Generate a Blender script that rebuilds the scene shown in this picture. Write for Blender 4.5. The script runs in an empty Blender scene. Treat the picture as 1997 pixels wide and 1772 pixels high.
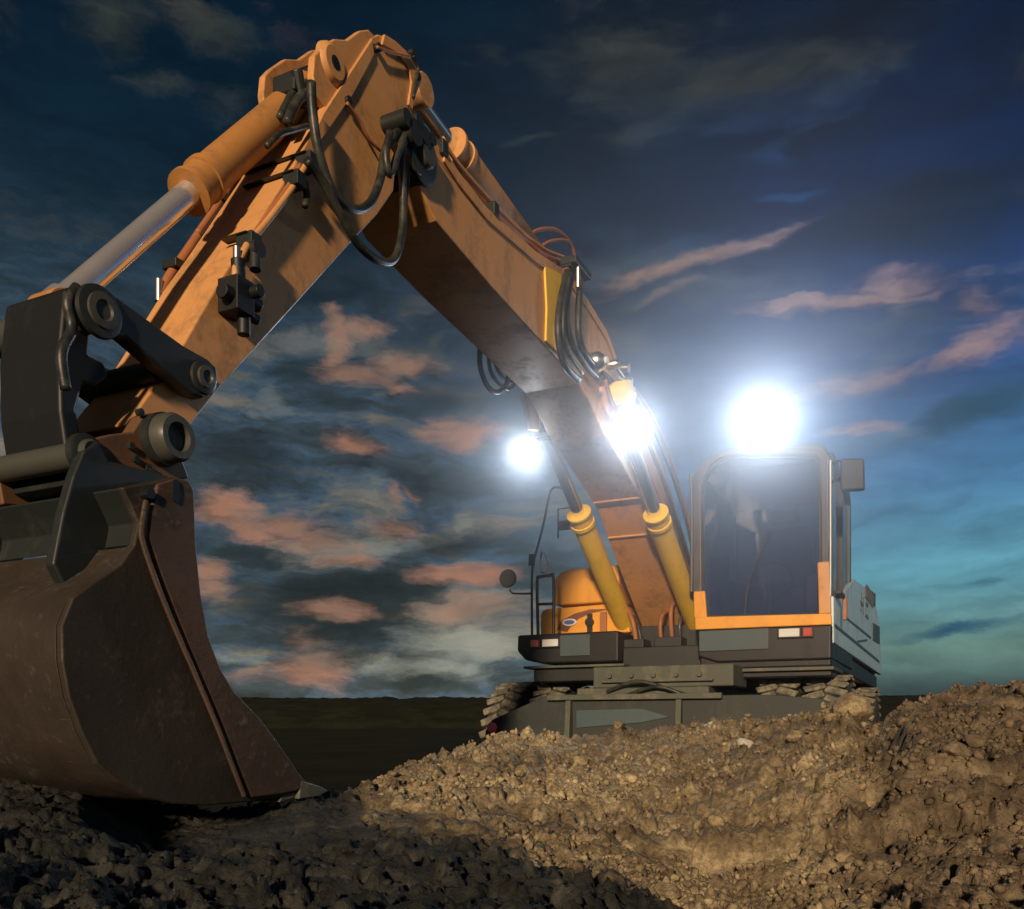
import bpy, bmesh, math, random
import numpy as np
from mathutils import Vector, Matrix
R = math.radians
random.seed(7); rng = np.random.default_rng(11)
scene = bpy.context.scene
COL = scene.collection

# ------------------------------------------------------------------ camera, exposure
EYE = .70
cam = bpy.data.cameras.new("camera"); camo = bpy.data.objects.new("camera", cam); COL.objects.link(camo)
camo.location = (0, 0, EYE); camo.rotation_euler = (R(90), 0, 0)
cam.sensor_width = 36; cam.lens = 31.55
cam.shift_y = (1409 - 886) / 1997
cam.clip_end = 2000; cam.clip_start = .05
scene.camera = camo
scene.view_settings.view_transform = 'Standard'; scene.view_settings.look = 'None'
scene.view_settings.exposure = 0; scene.view_settings.gamma = 1; scene.view_settings.use_curve_mapping = False
scene.render.engine = 'CYCLES'
scene.cycles.max_bounces = 8; scene.cycles.volume_bounces = 1; scene.cycles.transparent_max_bounces = 12
scene.cycles.sample_clamp_indirect = 3.0; scene.cycles.use_denoising = True

# ------------------------------------------------------------------ node helpers
class NT:
    def __init__(s, nt): s.nt = nt; s.N = nt.nodes; s.L = nt.links
    def new(s, typ, **kw):
        n = s.N.new(typ)
        for k, v in kw.items(): setattr(n, k, v)
        return n
    def put(s, sock, v):
        if v is None: return
        if isinstance(v, (int, float)): sock.default_value = v
        elif isinstance(v, (tuple, list)):
            v = tuple(v)
            if len(sock.default_value) == 4 and len(v) == 3: v = v + (1,)
            sock.default_value = v
        else: s.L.new(v, sock)
    def math(s, op, a, b=None, c=None, clamp=False):
        n = s.new('ShaderNodeMath', operation=op); n.use_clamp = clamp
        for i, v in enumerate((a, b, c)): s.put(n.inputs[i], v)
        return n.outputs[0]
    def mix(s, fac, a, b, bt='MIX'):
        n = s.new('ShaderNodeMix', data_type='RGBA', blend_type=bt)
        s.put(n.inputs[0], fac); s.put(n.inputs[6], a); s.put(n.inputs[7], b); return n.outputs[2]
    def noise(s, vec, scale, detail=4, rough=.55, dist=0, out=0, dims='3D'):
        n = s.new('ShaderNodeTexNoise', noise_dimensions=dims); s.put(n.inputs['Vector'], vec); s.put(n.inputs['Scale'], scale)
        s.put(n.inputs['Detail'], detail); s.put(n.inputs['Roughness'], rough); s.put(n.inputs['Distortion'], dist)
        return n.outputs[out]
    def ramp(s, fac, stops, interp='LINEAR'):
        n = s.new('ShaderNodeValToRGB'); cr = n.color_ramp; cr.interpolation = interp
        while len(cr.elements) < len(stops): cr.elements.new(.5)
        for e, (p, c) in zip(cr.elements, stops):
            e.position = p; e.color = tuple(c) + (1,) if len(c) == 3 else c
        s.put(n.inputs[0], fac); return n.outputs[0]
    def rng(s, v, a, b, c=0, d=1, it='LINEAR'):
        n = s.new('ShaderNodeMapRange', interpolation_type=it); n.clamp = True
        for i, x in enumerate((v, a, b, c, d)): s.put(n.inputs[i], x)
        return n.outputs[0]
    def mapping(s, vec, loc=(0, 0, 0), rot=(0, 0, 0), sc=(1, 1, 1), vt='POINT'):
        n = s.new('ShaderNodeMapping', vector_type=vt); s.put(n.inputs[0], vec)
        n.inputs[1].default_value = loc; n.inputs[2].default_value = rot; n.inputs[3].default_value = sc
        return n.outputs[0]

def lin(r, g, b):
    f = lambda c: (c / 255 / 12.92) if c / 255 <= .04045 else ((c / 255 + .055) / 1.055) ** 2.4
    return (f(r), f(g), f(b))
def mono(v): return (v, v, v)

# ------------------------------------------------------------------ world: dusk sky with torn clouds
SUN_DIR = Vector((-.20, -.88, .215)).normalized()
w = bpy.data.worlds.new("World"); scene.world = w; w.use_nodes = True
n = NT(w.node_tree); n.N.clear(); w.cycles.sampling_method = 'NONE'   # the sky is smooth: plain sampling is quicker
tc = n.new('ShaderNodeTexCoord').outputs['Generated']
sx = n.new('ShaderNodeSeparateXYZ'); n.L.new(tc, sx.inputs[0])
az = n.math('ARCTAN2', sx.outputs[0], sx.outputs[1])
el = n.math('ARCSINE', sx.outputs[2])
cx = n.new('ShaderNodeCombineXYZ'); n.L.new(az, cx.inputs[0]); n.L.new(el, cx.inputs[1]); P = cx.outputs[0]
# wind-torn warp, stronger sideways
wn = n.noise(n.mapping(P, sc=(5, 11, 1)), 1, 6, .62, out=1, dims='2D')
wv = n.new('ShaderNodeVectorMath', operation='SUBTRACT'); n.L.new(wn, wv.inputs[0]); wv.inputs[1].default_value = (.5, .5, .5)
wm = n.new('ShaderNodeVectorMath', operation='MULTIPLY'); n.L.new(wv.outputs[0], wm.inputs[0]); wm.inputs[1].default_value = (.11, .05, 0)
wa = n.new('ShaderNodeVectorMath', operation='ADD'); n.L.new(P, wa.inputs[0]); n.L.new(wm.outputs[0], wa.inputs[1]); PW = wa.outputs[0]

def blobs(rows, vec):
    """soft elliptical patches (centre, half widths, tilt, weight), strongest one wins"""
    tot = None
    for (c, rx, ry, rot, amp) in rows:
        vv = vec
        if tot is not None:   # chain each patch to the one before so the shader compiler handles them one at a time
            q = n.new('ShaderNodeVectorMath', operation='MULTIPLY_ADD'); n.L.new(tot, q.inputs[0]); q.inputs[1].default_value = (1e-6, 1e-6, 1e-6); n.L.new(vec, q.inputs[2]); vv = q.outputs[0]
        m = n.mapping(vv, loc=(c[0], c[1], 0), rot=(0, 0, R(rot)), sc=(rx / 1750, ry / 1750, 1), vt='TEXTURE')
        l = n.new('ShaderNodeVectorMath', operation='LENGTH'); n.L.new(m, l.inputs[0])
        v = n.rng(l.outputs['Value'], 1.75, .1, 0, amp)
        tot = v if tot is None else n.math('MAXIMUM', tot, v)
    return tot
def rows(A, S): return [(a,) + s for a, s in zip(A, S)]
def torn(mask, noi, k, lo, hi, top=1.):
    """erode a soft mask with a noise so that its rim frays"""
    v = n.math('MULTIPLY_ADD', n.math('SUBTRACT', noi, .5), n.math('MULTIPLY', n.math('MULTIPLY_ADD', mask, -.45, 1.), k), mask)
    return n.math('MULTIPLY', n.rng(v, lo, hi, 0, top, 'SMOOTHSTEP'), n.rng(mask, .0, .25))

elL = n.ramp(n.rng(el, 0, .75), [(0, lin(96, 104, 94)), (.05, lin(98, 106, 98)), (.14, lin(60, 76, 82)), (.36, lin(50, 66, 78)), (.55, lin(28, 46, 58)), (.74, lin(10, 30, 44)), (1, lin(3, 21, 36))])
elR = n.ramp(n.rng(el, 0, .75), [(0, lin(26, 42, 50)), (.05, lin(60, 78, 80)), (.1, lin(96, 128, 118)), (.2, lin(92, 152, 168)), (.32, lin(72, 122, 162)), (.46, lin(40, 76, 128)), (.62, lin(6, 36, 80)), (.78, lin(3, 26, 56)), (1, lin(6, 18, 30))])
side = n.rng(n.math('ADD', az, n.math('MULTIPLY', n.math('SUBTRACT', n.noise(P, 2.2, 2, dims='2D'), .5), .35)), -.08, .34, it='SMOOTHSTEP')
base = n.mix(side, elL, elR)
nA = n.noise(n.mapping(PW, sc=(8, 29, 1)), 1, 7, .62, dims='2D')
nB = n.noise(n.mapping(PW, loc=(7, 3, 0), rot=(0, 0, R(-5)), sc=(5, 16, 1)), 1, 5, .58, dims='2D')
# mottled stratocumulus low in the sky
low = n.math('MULTIPLY', n.rng(el, .50, .26), n.rng(az, .30, .02))
mott = n.ramp(n.math('ADD', n.math('MULTIPLY', nA, .5), n.math('MULTIPLY', nB, .5)), [(.36, lin(38, 45, 46)), (.46, lin(58, 68, 72)), (.52, lin(66, 86, 104)), (.58, lin(98, 98, 90)), (.68, lin(134, 118, 102))])
c0 = n.mix(n.math('MULTIPLY', low, .8), base, mott)
# brown-grey and slate masses
darkA = [(-0.1742, 0.1282), (-0.2452, 0.1804), (-0.3087, 0.2703), (-0.0787, 0.1963), (-0.3293, 0.1072), (0.3566, 0.6256), (0.4457, 0.4797), (-0.1687, 0.0669), (-0.0787, 0.3491), (0.4831, 0.2989), (0.3913, 0.2077), (0.4668, 0.086), (0.5026, 0.1388), (-0.2452, 0.0603), (-0.2127, 0.4428), (-0.3293, 0.6302), (0.5026, 0.5732), (0.024, 0.2511), (-0.0844, 0.2663), (0.3313, 0.5556)]
darkS = [(250, 90, 4, 1.), (200, 40, -6, .8), (150, 60, 0, .85), (190, 36, 4, .75), (100, 60, 0, .6), (220, 60, 0, .9), (260, 60, 0, .75), (150, 50, 0, .7), (140, 40, 0, .6), (120, 30, 15, .85), (150, 16, 14, .6), (110, 9, 9, .75), (80, 8, 4, .5), (90, 12, 0, .7), (150, 50, 0, .45), (160, 60, 0, .3), (160, 120, 0, .6), (110, 20, 0, .5), (120, 22, 0, .5), (240, 40, 0, .5)]
dk = torn(blobs(rows(darkA, darkS), PW), nB, .9, .18, .85, .92)
darkcol = n.mix(n.rng(el, .05, .6), lin(38, 43, 42), lin(14, 24, 30)); darkcol = n.mix(n.rng(az, .25, .45), darkcol, n.mix(n.rng(el, .3, .5), lin(32, 74, 98), lin(12, 26, 44)))
c1 = n.mix(dk, c0, darkcol)
# olive-brown veils high up and pale torn grey lower down
paleA = [(0.1318, 0.6373), (0.2522, 0.6059), (0.319, 0.5821), (0.138, 0.5782), (0.0383, 0.5778), (-0.3795, 0.5854), (-0.3087, 0.5859), (-0.4135, 0.6181), (-0.3293, 0.633), (0.1626, 0.4714), (0.1318, 0.4311), (0.4297, 0.389), (0.4059, 0.3609), (-0.0508, 0.0877), (-0.0787, 0.062), (-0.2538, 0.3368), (-0.2714, 0.32), (-0.1447, 0.3497), (-0.1842, 0.1925), (-0.0377, 0.1255), (-0.0428, 0.2223), (-0.1687, 0.253), (-0.2236, 0.4001), (0.0011, 0.414), (0.2988, 0.5107), (0.2318, 0.505), (0.2757, 0.5436), (0.0696, 0.0847), (0.3815, 0.2784), (-0.2878, 0.0651), (0.1985, 0.444), (-0.0217, 0.6421)]
paleS = [(180, 70, 0, .8), (240, 50, -4, .8), (100, 34, 0, .7), (100, 30, 8, .7), (170, 9, 13, .6), (70, 13, 3, .8), (56, 30, 10, .7), (52, 36, 0, .9), (84, 30, -10, .9), (210, 44, 6, .9), (120, 14, 15, .7), (220, 44, 4, .7), (220, 30, 8, .6), (150, 46, 0, 1.), (170, 30, 0, .8), (38, 28, -40, .9),
         (26, 11, 0, .8), (18, 10, 0, .7), (110, 38, 5, .9), (120, 34, 0, 1.), (60, 16, 0, .7), (100, 30, 0, .6), (140, 30, 0, .6), (160, 26, -6, .5), (60, 9, -3, .9), (70, 8, 22, .6), (50, 34, 0, .5), (90, 40, 0, .8), (200, 40, 4, .5), (90, 12, 0, .6), (260, 50, 5, .6), (40, 24, 0, .5)]
pl = torn(blobs(rows(paleA, paleS), PW), nA, 1.3, .22, .95, .85)
palecol = n.ramp(n.rng(el, 0, .7), [(0, lin(152, 156, 140)), (.18, lin(138, 136, 124)), (.4, lin(96, 104, 104)), (.62, lin(84, 92, 96)), (.72, lin(42, 62, 78)), (.86, lin(50, 54, 50)), (1, lin(52, 56, 50))])
palecol = n.mix(n.math('MULTIPLY', n.rng(az, .12, .22), n.math('MULTIPLY', n.rng(el, .44, .5), n.rng(el, .6, .54))), palecol, lin(26, 70, 116))
c2 = n.mix(pl, c1, palecol)
# salmon-lit undersides
pinkA = [(-0.2001, 0.3986), (-0.1742, 0.3699), (-0.1183, 0.381), (-0.1714, 0.4115), (-0.1397, 0.3629), (-0.0559, 0.3103), (-0.0753, 0.3197), (-0.0348, 0.3178), (-0.1659, 0.2923), (-0.1234, 0.2451), (-0.1019, 0.2472), (-0.319, 0.2241), (-0.2894, 0.212), (-0.249, 0.2101), (-0.2209, 0.2024), (-0.1369, 0.214), (-0.1842, 0.1779), (-0.3262, 0.1615), (-0.3236, 0.1415), (-0.0559, 0.1634), (-0.0377, 0.1244), (-0.2051, 0.1175), (-0.2209, 0.0829), (-0.2127, 0.0569), (0.2078, 0.4662), (0.1194, 0.4521), (0.2698, 0.4734), (0.38, 0.4104), (0.4198, 0.4127), (0.4831, 0.3946), (0.3932, 0.3394), (0.4709, 0.3478), (0.3771, 0.2984), (0.1374, 0.4294), (-0.4278, 0.2145), (-0.492, 0.3159), (0.5026, 0.3676), (-0.2878, 0.0487)]
pinkS = [(26, 50, 0, 1.), (76, 20, 0, 1.), (76, 16, 0, 1.), (66, 10, 3, .6), (50, 14, -15, .8), (44, 22, 0, 1.), (20, 12, -20, .8), (40, 10, 5, .6), (52, 20, -8, .95), (18, 16, 0, .8), (15, 12, 0, .75), (56, 26, -4, 1.), (70, 22, -14, 1.), (80, 20, -8, .9), (70, 28, -12, .8), (70, 18, 8, .85), (46, 13, -8, .75), (36, 28, 0, .95), (42, 24, -10, .9),
         (84, 17, 2, .95), (110, 26, 0, .75), (50, 24, 0, 1.), (44, 26, 0, .75), (62, 30, 0, 1.), (130, 13, 9, 1.), (90, 13, 18, .8), (46, 6, 18, .7), (170, 10, -4, 1.), (90, 26, -3, .75), (60, 24, -10, .7), (150, 18, 4, .8), (90, 20, 18, .8), (70, 12, 0, .6), (100, 9, 15, .55), (90, 20, 0, .7), (120, 24, 8, .7), (70, 20, 10, .5), (90, 14, 0, .6)]
pk = torn(blobs(rows(pinkA, pinkS), PW), nA, 1.8, .06, .95, .95)
pinkcol = n.mix(n.rng(nB, .40, .62), lin(152, 108, 86), lin(130, 108, 94))
pinkcol = n.mix(n.rng(az, .08, .3), pinkcol, lin(148, 122, 122))
c3 = n.mix(pk, c2, pinkcol)
# the same kind of broken cloud all round the rest of the sky
gen = n.rng(nB, .48, .66, it='SMOOTHSTEP')
outm = n.math('MAXIMUM', n.rng(n.math('ABSOLUTE', az), .50, .75), n.rng(el, .62, .85))
genc = n.mix(n.rng(nA, .45, .6), lin(44, 50, 54), lin(150, 112, 96))
c4 = n.mix(n.math('MULTIPLY', n.math('MULTIPLY', gen, outm), .7), c3, genc)
c4 = n.mix(.62, c4, n.mix(1, c4, n.ramp(nA, [(.3, mono(.62)), (.7, mono(1.42))]), 'MULTIPLY'))
# physical sky underneath, very low dusk strength
sky = n.new('ShaderNodeTexSky', sky_type='NISHITA'); sky.sun_disc = False
sky.sun_elevation = math.asin(SUN_DIR.z); sky.sun_rotation = math.atan2(SUN_DIR.x, SUN_DIR.y)
bgA = n.new('ShaderNodeBackground'); n.put(bgA.inputs[0], c4); bgA.inputs[1].default_value = 1.0
bgB = n.new('ShaderNodeBackground'); n.L.new(sky.outputs[0], bgB.inputs[0]); bgB.inputs[1].default_value = .0012
ad = n.new('ShaderNodeAddShader'); n.L.new(bgA.outputs[0], ad.inputs[0]); n.L.new(bgB.outputs[0], ad.inputs[1])
wo = n.new('ShaderNodeOutputWorld'); n.L.new(ad.outputs[0], wo.inputs[0])

# ------------------------------------------------------------------ sun
sl = bpy.data.lights.new("sun", 'SUN'); sl.energy = 4.8; sl.color = (1, .72, .49); sl.angle = R(3)
so = bpy.data.objects.new("sun", sl); COL.objects.link(so)
so.rotation_euler = (-SUN_DIR).to_track_quat('-Z', 'Y').to_euler()

# ------------------------------------------------------------------ materials
def mat(name): 
    m = bpy.data.materials.new(name); m.use_nodes = True; t = NT(m.node_tree); t.N.clear()
    b = t.new('ShaderNodeBsdfPrincipled'); o = t.new('ShaderNodeOutputMaterial'); t.L.new(b.outputs[0], o.inputs[0])
    return m, t, b
def setp(t, b, **k):
    names = dict(col='Base Color', rough='Roughness', metal='Metallic', spec='Specular IOR Level', coat='Coat Weight', normal='Normal', ec='Emission Color', es='Emission Strength', tr='Transmission Weight', ior='IOR', cr='Coat Roughness')
    for a, v in k.items(): t.put(b.inputs[names[a]], v)
def bump(t, h, strength=.3, dist=.01):
    n_ = t.new('ShaderNodeBump'); t.put(n_.inputs['Height'], h); n_.inputs['Strength'].default_value = strength; n_.inputs['Distance'].default_value = dist
    return n_.outputs[0]
def painted(name, col, dirt=(.10, .065, .04), amount=.5, rough=.52, chips=.5, coat=.06):
    m, t, b = mat(name); oc = t.new('ShaderNodeTexCoord').outputs['Object']
    big = t.noise(oc, 2.3, 6, .6); fine_ = t.noise(oc, 34, 5, .65); streak = t.noise(t.mapping(oc, sc=(6, 6, 2.4)), 1, 7, .62, .3)
    c = t.mix(t.rng(big, .3, .7, 0, .45), col, tuple(x * .72 for x in col))
    d = t.math('MULTIPLY', t.rng(t.math('ADD', streak, t.math('MULTIPLY', t.math('SUBTRACT', fine_, .5), .5)), .50, .78), amount, clamp=True)
    c = t.mix(d, c, dirt)
    ch = t.rng(t.noise(oc, 21, 7, .72), .71 - .05 * chips, .74 - .05 * chips)
    c = t.mix(t.math('MULTIPLY', ch, chips), c, (.05, .035, .025))
    setp(t, b, col=c, rough=t.math('MULTIPLY_ADD', d, .35, rough), coat=coat, cr=.25, spec=.4,
         normal=bump(t, t.math('ADD', t.math('MULTIPLY', big, 1.0), t.math('MULTIPLY', fine_, .10)), .18, .01))
    return m
M = {}
M['paint'] = painted('orange_paint', (.56, .285, .10), dirt=(.13, .085, .045), amount=.75, chips=.6)
M['paint_body'] = painted('yellow_paint', (.74, .34, .035), amount=.25, chips=.2)
M['paint_cyl'] = painted('cylinder_paint', (.82, .54, .04), amount=.25, chips=.4)
M['paint_cyl2'] = painted('old_cylinder_paint', (.40, .19, .05), amount=.7, chips=.6)
M['white'] = painted('skylit_white_panel', (.50, .66, .74), dirt=(.22, .24, .25), amount=.5, chips=.1, rough=.3)  # white paint, with the blue of the skylight put into its colour
M['plate'] = painted('muddy_blade_steel', (.020, .028, .024), dirt=(.07, .068, .05), amount=.7, rough=.6, coat=0)
M['frame'] = painted('dusty_steel', (.065, .075, .055), dirt=(.17, .16, .115), amount=.85, rough=.6, coat=0)
M['dark'] = painted('dark_steel', (.012, .017, .016), dirt=(.038, .034, .028), amount=.6, rough=.5, chips=.2, coat=.1)
M['black'] = painted('black_plastic', (.006, .008, .009), dirt=(.020, .019, .017), amount=.35, rough=.5, chips=0, coat=0)
M['grey'] = painted('slate_panel', (.045, .075, .085), dirt=(.10, .09, .07), amount=.4, chips=.1)
M['bucket_edge'] = painted('worn_cutter_steel', (.085, .047, .030), dirt=(.030, .026, .020), amount=.9, rough=.55, chips=.8, coat=0)
M['bucket'] = painted('worn_bucket_steel', (.042, .029, .020), dirt=(.018, .017, .014), amount=.9, rough=.55, chips=.6, coat=0)
def bucket_steel(name, col, hi):
    m, t, b = mat(name); oc = t.new('ShaderNodeTexCoord').outputs['Object']
    big = t.noise(oc, 1.7, 6, .65); mid = t.noise(oc, 8, 7, .7); f = t.noise(oc, 46, 5, .7)
    scr = t.noise(t.mapping(oc, rot=(.2, .5, .1), sc=(5, 5, 60)), 1, 4, .6); scr2 = t.noise(t.mapping(oc, rot=(.1, -.7, .3), sc=(70, 6, 6)), 1, 4, .6)
    c = t.mix(t.rng(big, .36, .62), tuple(x * .55 for x in col), col)
    c = t.mix(t.rng(mid, .50, .66, 0, .75), c, (.024, .021, .017))
    c = t.mix(t.rng(t.math('ADD', t.math('MULTIPLY', mid, .5), t.math('MULTIPLY', f, .5)), .55, .66, 0, .8), c, hi)
    s_ = t.math('MULTIPLY', t.math('MAXIMUM', t.rng(scr, .66, .74), t.rng(scr2, .68, .76)), t.rng(big, .42, .6))
    c = t.mix(t.math('MULTIPLY', s_, .7), c, tuple(x * 1.9 for x in hi))
    setp(t, b, col=c, rough=t.rng(mid, .3, .7, .5, .85), spec=.35, normal=bump(t, t.math('ADD', t.math('MULTIPLY', big, 1.6), t.math('ADD', t.math('MULTIPLY', mid, .6), t.math('MULTIPLY', f, .15))), .45, .012)); return m
M['bucket'] = bucket_steel('worn_bucket_steel', (.030, .024, .017), (.070, .056, .040))
M['bucket_edge'] = bucket_steel('worn_cutter_steel', (.072, .046, .030), (.12, .088, .06))
M['coupler'] = painted('muddy_coupler_paint', (.13, .065, .028), dirt=(.04, .032, .024), amount=.95, rough=.6, chips=.8, coat=0)
M['pillar'] = painted('cab_pillar_paint', (.06, .06, .07), amount=.3, chips=.1, rough=.3)
M['brown'] = painted('rust_pipe_paint', (.34, .13, .05), amount=.6, chips=.4)
M['decal_blue'] = painted('decal_blue', (.08, .12, .30), amount=.1, chips=0)
M['decal_brown'] = painted('decal_brown', (.16, .06, .03), amount=.1, chips=0)
M['decal_grey'] = painted('decal_grey', (.11, .14, .17), amount=.1, chips=0)
M['decal_navy'] = painted('decal_navy', (.02, .07, .12), amount=.1, chips=0)
M['decal_white'] = painted('decal_white', (.7, .72, .74), amount=.1, chips=0)
M['seat'] = painted('seat_fabric', (.03, .035, .05), amount=.1, chips=0, rough=.8, coat=0)
def simple(name, **k):
    m, t, b = mat(name); setp(t, b, **k); return m
def rubbery(name, col, rough=.55, dusty=.4):
    m, t, b = mat(name); oc = t.new('ShaderNodeTexCoord').outputs['Object']
    f = t.rng(t.noise(oc, 14, 6, .7), .42, .7, 0, dusty)
    setp(t, b, col=t.mix(f, col, (.30, .275, .19)), rough=rough, spec=.35, normal=bump(t, t.noise(oc, 60, 3), .2, .004)); return m
M['rubber'] = rubbery('hose_rubber', (.012, .016, .015), .42, .18)
M['tyre'] = rubbery('tyre_rubber', (.018, .018, .016), .8, .35); M['lug'] = rubbery('dusty_tread', (.09, .09, .068), .85, 1.0)
m, t, b = mat('chrome_rod'); oc = t.new('ShaderNodeTexCoord').outputs['Object']
setp(t, b, col=(.80, .80, .76), metal=1.0, rough=t.rng(t.noise(oc, 9, 4), .3, .7, .10, .24)); M['chrome'] = m
m, t, b = mat('blued_rod'); oc = t.new('ShaderNodeTexCoord').outputs['Object']
setp(t, b, col=(.78, .80, .80), metal=.8, rough=t.rng(t.noise(oc, 9, 4), .3, .7, .16, .30)); M['rod_blue'] = m
M['pin'] = painted('greased_pin_steel', (.055, .06, .05), dirt=(.03, .028, .022), amount=.9, rough=.45, chips=.3)
M['fitting'] = simple('zinc_fitting', col=(.55, .55, .50), metal=1, rough=.32)
M['lens_clear'] = simple('clear_lens', col=(.62, .66, .64), rough=.12, coat=1)
M['lens_red'] = simple('red_lens', col=(.42, .07, .05), rough=.15, coat=1)
M['red_marker'] = simple('red_reflector', col=(.75, .05, .06), rough=.25, coat=1)
m, t, b = mat('lit_lamp_lens'); setp(t, b, col=(1, 1, 1), ec=(.86, .93, 1), es=60); M['lit'] = m
m, t, b = mat('tinted_glass'); setp(t, b, col=(.018, .045, .12), rough=.02, tr=.0, spec=.6)
b.inputs['Alpha'].default_value = .55; M['glass'] = m
m, t, b = mat('mirror_face'); setp(t, b, col=(.7, .75, .8), metal=1, rough=.04); M['mirror'] = m

# ------------------------------------------------------------------ object helpers
def link(name, bm, m, parent=None, bev=0, smooth=False, kind=None, label=None):
    me = bpy.data.meshes.new(name); bmesh.ops.recalc_face_normals(bm, faces=bm.faces[:]); bm.to_mesh(me); bm.free()
    o = bpy.data.objects.new(name, me); COL.objects.link(o); o.parent = parent
    me.materials.append(m if not isinstance(m, str) else M[m])
    if smooth:
        for p in me.polygons: p.use_smooth = True
        if smooth != 'all': 
            try: me.set_sharp_from_angle(angle=R(38))
            except Exception: pass
    if bev:
        md = o.modifiers.new('bevel', 'BEVEL'); md.width = bev; md.segments = 2; md.limit_method = 'ANGLE'; md.angle_limit = R(32); md.harden_normals = True
    if kind: o['kind'] = kind
    if label: o['label'] = label
    return o
def prism(bm, poly, axis, a, b_):
    """extrude a closed outline along a local axis: 't' outline is (s,z); 's' outline is (t,z); 'z' outline is (s,t)"""
    def v(p, h): return (p[0], h, p[1]) if axis == 't' else (h, p[0], p[1]) if axis == 's' else (p[0], p[1], h)
    A = [bm.verts.new(v(p, a)) for p in poly]; B = [bm.verts.new(v(p, b_)) for p in poly]
    bm.faces.new(A[::-1]); bm.faces.new(B)
    for i in range(len(A)): j = (i + 1) % len(A); bm.faces.new((A[i], A[j], B[j], B[i]))
    return bm
def box(bm, x0, x1, y0, y1, z0, z1):
    prism(bm, [(x0, y0), (x1, y0), (x1, y1), (x0, y1)], 'z', z0, z1); return bm
def frame_of(d):
    d = Vector(d).normalized(); u = d.orthogonal().normalized(); return u, d.cross(u)
def cyl(bm, p, q, r, r2=None, seg=24, cap=True):
    p = Vector(p); q = Vector(q); r2 = r if r2 is None else r2; u, v = frame_of(q - p); rings = []
    for c, rr in ((p, r), (q, r2)):
        rings.append([bm.verts.new(c + (u * math.cos(2 * math.pi * k / seg) + v * math.sin(2 * math.pi * k / seg)) * rr) for k in range(seg)])
    for k in range(seg): j = (k + 1) % seg; bm.faces.new((rings[0][k], rings[0][j], rings[1][j], rings[1][k]))
    if cap: bm.faces.new(rings[0][::-1]); bm.faces.new(rings[1])
    return bm
def lathe(bm, p, d, prof, seg=40):
    """profile [(along, radius)] revolved round the axis d through p"""
    p = Vector(p); d = Vector(d).normalized(); u, v = frame_of(d); rings = []
    for a, r in prof:
        rings.append([bm.verts.new(p + d * a + (u * math.cos(2 * math.pi * k / seg) + v * math.sin(2 * math.pi * k / seg)) * r) for k in range(seg)])
    for i in range(len(rings) - 1):
        for k in range(seg): j = (k + 1) % seg; bm.faces.new((rings[i][k], rings[i][j], rings[i + 1][j], rings[i + 1][k]))
    bm.faces.new(rings[0][::-1]); bm.faces.new(rings[-1]); return bm
def smoothpath(P_, k=6):
    P_ = [Vector(p) for p in P_]; out = []
    for i in range(len(P_) - 1):
        a = P_[max(i - 1, 0)]; b1 = P_[i]; c = P_[i + 1]; d = P_[min(i + 2, len(P_) - 1)]
        for j in range(k):
            x = j / k; out.append(.5 * ((2 * b1) + (c - a) * x + (2 * a - 5 * b1 + 4 * c - d) * x * x + (3 * b1 - a - 3 * c + d) * x ** 3))
    out.append(P_[-1]); return out
def tube(bm, path, r, seg=10, sm=6):
    pts_ = smoothpath(path, sm) if sm else [Vector(p) for p in path]; prev = None; rings = []
    u = None
    for i, p in enumerate(pts_):
        d = (pts_[min(i + 1, len(pts_) - 1)] - pts_[max(i - 1, 0)]).normalized()
        if u is None: u, _ = frame_of(d)
        u = (u - d * u.dot(d)).normalized(); v = d.cross(u)
        rings.append([bm.verts.new(p + (u * math.cos(2 * math.pi * k / seg) + v * math.sin(2 * math.pi * k / seg)) * r) for k in range(seg)])
    for i in range(len(rings) - 1):
        for k in range(seg): j = (k + 1) % seg; bm.faces.new((rings[i][k], rings[i][j], rings[i + 1][j], rings[i + 1][k]))
    bm.faces.new(rings[0][::-1]); bm.faces.new(rings[-1]); return bm
def empty(name, parent=None, loc=(0, 0, 0)):
    o = bpy.data.objects.new(name, None); COL.objects.link(o); o.parent = parent; o.location = loc; o.empty_display_size = .2; return o
NB = bmesh.new
def P3(l, t=None): return [(p[0], p[1] if t is None else t, p[-1]) for p in l]

#@@TERRAIN
# ------------------------------------------------------------------ ground, dug soil, hill
def hashn(ix, iy, seed):
    h = (ix.astype(np.int64) * 374761393 + iy.astype(np.int64) * 668265263 + seed * 1442695041) & 0x7fffffff
    h = ((h ^ (h >> 13)) * 1274126177) & 0x7fffffff
    return ((h ^ (h >> 16)) & 0xffff) / 65535.0
def vnoise(x, y, seed=0):
    ix = np.floor(x); iy = np.floor(y); fx = x - ix; fy = y - iy; fx = fx * fx * (3 - 2 * fx); fy = fy * fy * (3 - 2 * fy)
    a = hashn(ix, iy, seed); b_ = hashn(ix + 1, iy, seed); c = hashn(ix, iy + 1, seed); d = hashn(ix + 1, iy + 1, seed)
    return (a * (1 - fx) + b_ * fx) * (1 - fy) + (c * (1 - fx) + d * fx) * fy
def fbm(x, y, o=5, seed=0, g=.5):
    s = 0; a = 1; tt = 0
    for i in range(o): s = s + a * vnoise(x * 2 ** i, y * 2 ** i, seed + i * 17); tt += a; a *= g
    return s / tt
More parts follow.
